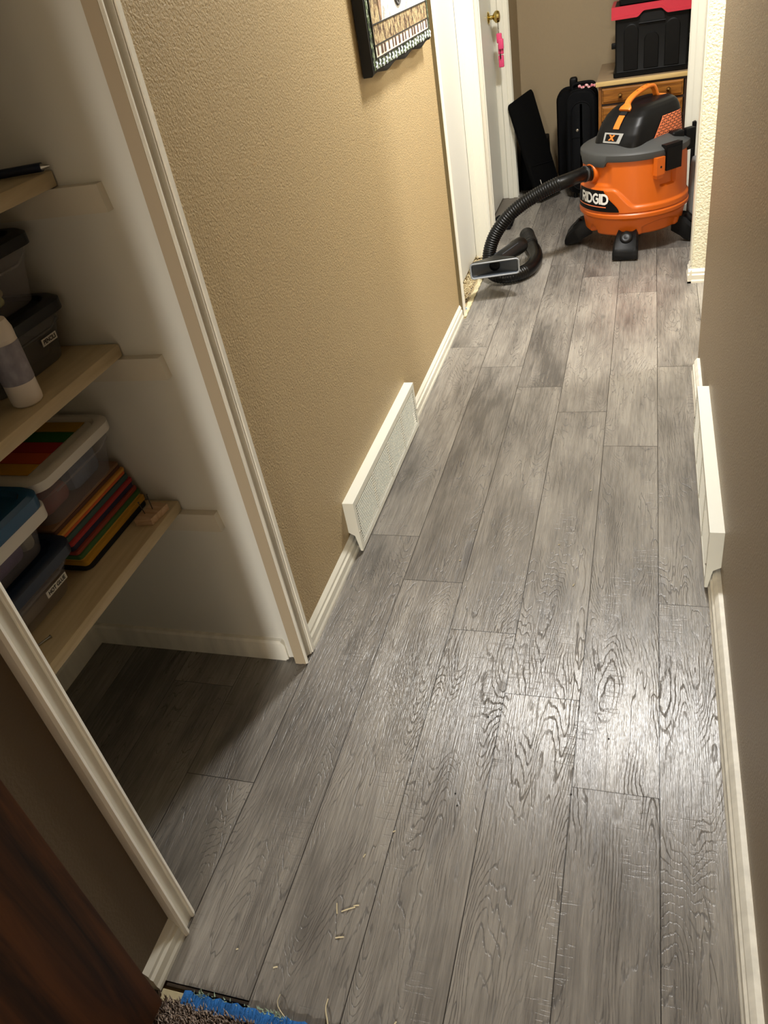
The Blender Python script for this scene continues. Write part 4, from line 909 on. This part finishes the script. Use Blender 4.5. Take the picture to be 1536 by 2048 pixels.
# lower shelf: folders
fc = [((18, 18, 20), 'black', 0.014), ((196, 146, 40), 'golden yellow', 0.013), ((206, 158, 60), 'light gold', 0.006), ((64, 104, 52), 'green', 0.012), ((150, 62, 42), 'brick red', 0.010), ((36, 36, 62), 'navy', 0.014), ((176, 52, 50), 'red', 0.010), ((62, 92, 86), 'teal', 0.014), ((214, 96, 42), 'orange', 0.008), ((222, 158, 66), 'amber', 0.008), ((96, 62, 46), 'dark brown', 0.010), ((140, 104, 72), 'kraft brown', 0.008)]
z = 0.5615
for i, (c, nm, th) in enumerate(fc):
    xf = -1.262 - 0.0035 * i + 0.003 * math.sin(i * 2.3); bm = N(); y0_ = 1.195 - 0.004 * (i > 8) * i * 0.3
    R2 = lambda zz, ins: [V(xf - 0.175 + a, (y0_ + 1.468) / 2 + b, zz) for a, b in rrect(0.175 - ins, (1.468 - y0_) / 2 - ins - 0.0015 * (i % 3), 0.02 if i == 0 else 0.008, 4)]
    loft(bm, [R2(z + 0.0004, 0.001), R2(z + 0.0012, 0), R2(z + th - 0.0008, 0), R2(z + th, 0.001)])
    where = 'bottom of' if i == 0 else 'top of' if i == len(fc) - 1 else 'in'
    tag(obj('paper_folder', bm, colour('folder_' + nm.replace(' ', '_'), c)), f'{nm} folder {where} the stack on the lowest shelf', 'folder', 'coloured folders in the stack'); z += th
zst = z
t, body, lid_ = bin_('clear bin with white lid lying on the folder stack', -1.272, 1.175, 1.462, zst + 0.001, 0.112, M['clear'], M['white_lid'], over=0.008)
block(t, 'red_contents', M['contents_red'], -1.58, -1.32, 1.21, 1.31, zst + 0.006, zst + 0.06); block(t, 'blue_contents', M['contents_blue'], -1.58, -1.315, 1.315, 1.43, zst + 0.006, zst + 0.085)
for k, c in enumerate([((214, 160, 30), 'amber'), ((206, 86, 30), 'orange'), ((176, 36, 30), 'red'), ((40, 110, 36), 'green'), ((190, 150, 30), 'yellow')]):
    bm = N(); yy = 1.212 + 0.045 * k; zt_ = zst + 0.001 + 0.112 + 0.0145; q = [(-1.56, yy), (-1.322, yy), (-1.322, yy + 0.043), (-1.56, yy + 0.043)]
    prism(bm, q, zt_, zt_ + 0.0012 + 0.0002 * k, lambda p, q_, s: (p, q_, s))
    tag(obj('paper_sheet', bm, colour('sheet_' + c[1], c[0])), f'{c[1]} paper strip on top of the white-lidded bin', 'paper', 'coloured strips on the white lid')
# lower shelf: HOT GLUE bin with a second bin on top
t, body, _ = bin_('clear bin marked HOT GLUE with navy lid on lowest shelf', -1.258, 0.885, 1.172, 0.5615, 0.098, M['clear'], M['navy_lid'], over=0.012, lid_h=0.024)
paper_label(t, body, 'HOT GLUE', -1.260, 1.092, 0.613, 0.070, 0.0165, 0.0)
block(t, 'glue_sticks', colour('pale_glue_sticks', (150, 136, 120)), -1.54, -1.29, 0.93, 1.12, 0.567, 0.60, 0.012); block(t, 'red_glue_gun', M['contents_red'], -1.50, -1.30, 0.98, 1.07, 0.57, 0.585, 0.006)
zt2 = 0.5615 + 0.098 + 0.0245
t, body, _ = bin_('clear bin of purple things with teal lid atop HOT GLUE bin', -1.262, 0.87, 1.160, zt2, 0.108, M['clear'], M['teal_lid'], over=0.010, lid_h=0.030)
block(t, 'purple_contents', M['purple'], -1.56, -1.292, 0.90, 1.095, zt2 + 0.006, zt2 + 0.085); block(t, 'pale_contents', colour('pale_contents', (160, 156, 140)), -1.5, -1.298, 1.098, 1.135, zt2 + 0.006, zt2 + 0.09, 0.014)
bm = N(); R3 = lambda z, i: [V(-1.262 - 0.18 + a, 1.015 + b, z) for a, b in rrect(0.18 - i, 0.145 - i, 0.028, 6)]
loft(bm, [R3(zt2 + 0.070, -0.004), R3(zt2 + 0.071, -0.008), R3(zt2 + 0.101, -0.009), R3(zt2 + 0.102, -0.004)], False, False); obj('white_band', bm, M['white_lid'], t)
# nail block, loose nail
nb = thing('nail_block', 'small wood block with two nails on the lowest shelf', 'wood block', (-1.215, 1.405, 0.5615))
bm = N(); prism(bm, [(-1.240, 1.368), (-1.196, 1.374), (-1.186, 1.440), (-1.232, 1.446)], 0.5618, 0.580, lambda p, q, s: (p, q, s)); obj('pine_block', bm, M['raw_wood'], nb, smooth=20)
for x, y, dx, h in ((-1.214, 1.415, 0.000, 0.045), (-1.224, 1.395, -0.006, 0.035)):
    bm = N(); tube(bm, [V(x, y, 0.578), V(x + dx, y, 0.578 + h), V(x + dx, y, 0.579 + h)], [0.0011, 0.0011, 0.003], 8); obj('nail', bm, colour('dark_nail', (60, 54, 46), 0.4), nb)
bm = N(); tube(bm, [V(-1.250, 0.935, 0.5645), V(-1.228, 0.985, 0.5650), V(-1.226, 0.989, 0.5650)], [0.002, 0.002, 0.0045], 10); tag(obj('loose_nail', bm, M['steel']), 'loose nail lying at the near end of the lowest shelf', 'nail')
# pen on the top shelf
pn = thing('ballpoint_pen', 'dark blue pen at the edge of the top shelf', 'pen', (-1.24, 1.44, 1.3625)); pa, pb = V(-1.330, 1.424, 1.3715), V(-1.180, 1.454, 1.3730); d = (pb - pa).normalized()
bm = N(); tube(bm, [pa, pb], 0.0085, 14); obj('barrel', bm, colour('navy_pen', (24, 32, 52), 0.35), pn)
bm = N(); tube(bm, [pb, pb + d * 0.006, pb + d * 0.018], [0.006, 0.004, 0.0012], 12); obj('tip', bm, M['steel'], pn)

# ------------------------------------------------------------------ straw bits, thread and crumbs on the floor
def px_floor(x, y): return V(x, y, 0.0018)
bits = [((-0.632, 0.806), 0.030, 0.5), ((-0.640, 0.800), 0.022, 1.9), ((-0.610, 0.822), 0.012, 0.3), ((-0.628, 0.752), 0.018, 0.3), ((-0.735, 0.672), 0.009, 0.4), ((-0.826, 0.690), 0.004, 0.5), ((-0.470, 0.618), 0.012, 1.2), ((-0.62, 0.93), 0.008, 1.3), ((-0.57, 1.0), 0.006, 0.7), ((-0.24, 1.86), 0.010, 1.2), ((-0.30, 2.05), 0.006, 0.4), ((-0.22, 2.35), 0.007, 0.9), ((-0.60, 1.95), 0.006, 0.2)]
first = None
for i, ((x, y), l, a) in enumerate(bits):
    d = V(math.cos(a), math.sin(a), 0) * l; 
    bm = N(); tube(bm, [px_floor(x, y), px_floor(x, y) + d * 0.5 + V(0, 0, 0.001), px_floor(x, y) + d], 0.0014, 5)
    tag(obj('straw_bit', bm, M['straw']), 'tiny pale straw bit lying on the grey plank floor', 'straw bit', 'straw bits on the floor')
bm = N(); tube(bm, spline([(-0.585, 0.560, 0.003), (-0.583, 0.578, 0.006), (-0.592, 0.600, 0.008), (-0.604, 0.622, 0.004), (-0.606, 0.640, 0.002)], 8), 0.0014, 6)
tag(obj('loose_thread', bm, M['straw']), 'curved white thread on the floor right of the blue pad', 'thread')
bm = N(); tube(bm, spline([(-0.672, 0.588, 0.006), (-0.690, 0.600, 0.012), (-0.700, 0.612, 0.008), (-0.702, 0.628, 0.003)], 8), 0.0008, 5)
tag(obj('fine_thread', bm, M['straw']), 'fine grey thread curling up from the blue pad edge', 'thread')
for (x, y) in ((-0.115, 1.325), (-0.19, 1.16), (-0.45, 1.12), (-0.41, 1.35), (-0.44, 1.09)):
    bm = N(); lathe(bm, [(0.0012, 0), (0.0022, 0.001), (0.001, 0.0022)], 7, (x, y, 0.0004)); tag(obj('dirt_crumb', bm, M['ink']), 'tiny dark dirt crumb on the grey plank floor', 'crumb', 'dirt crumbs on the floor')

for o in bpy.data.objects:
    if 'base' in o.keys(): del o['base']
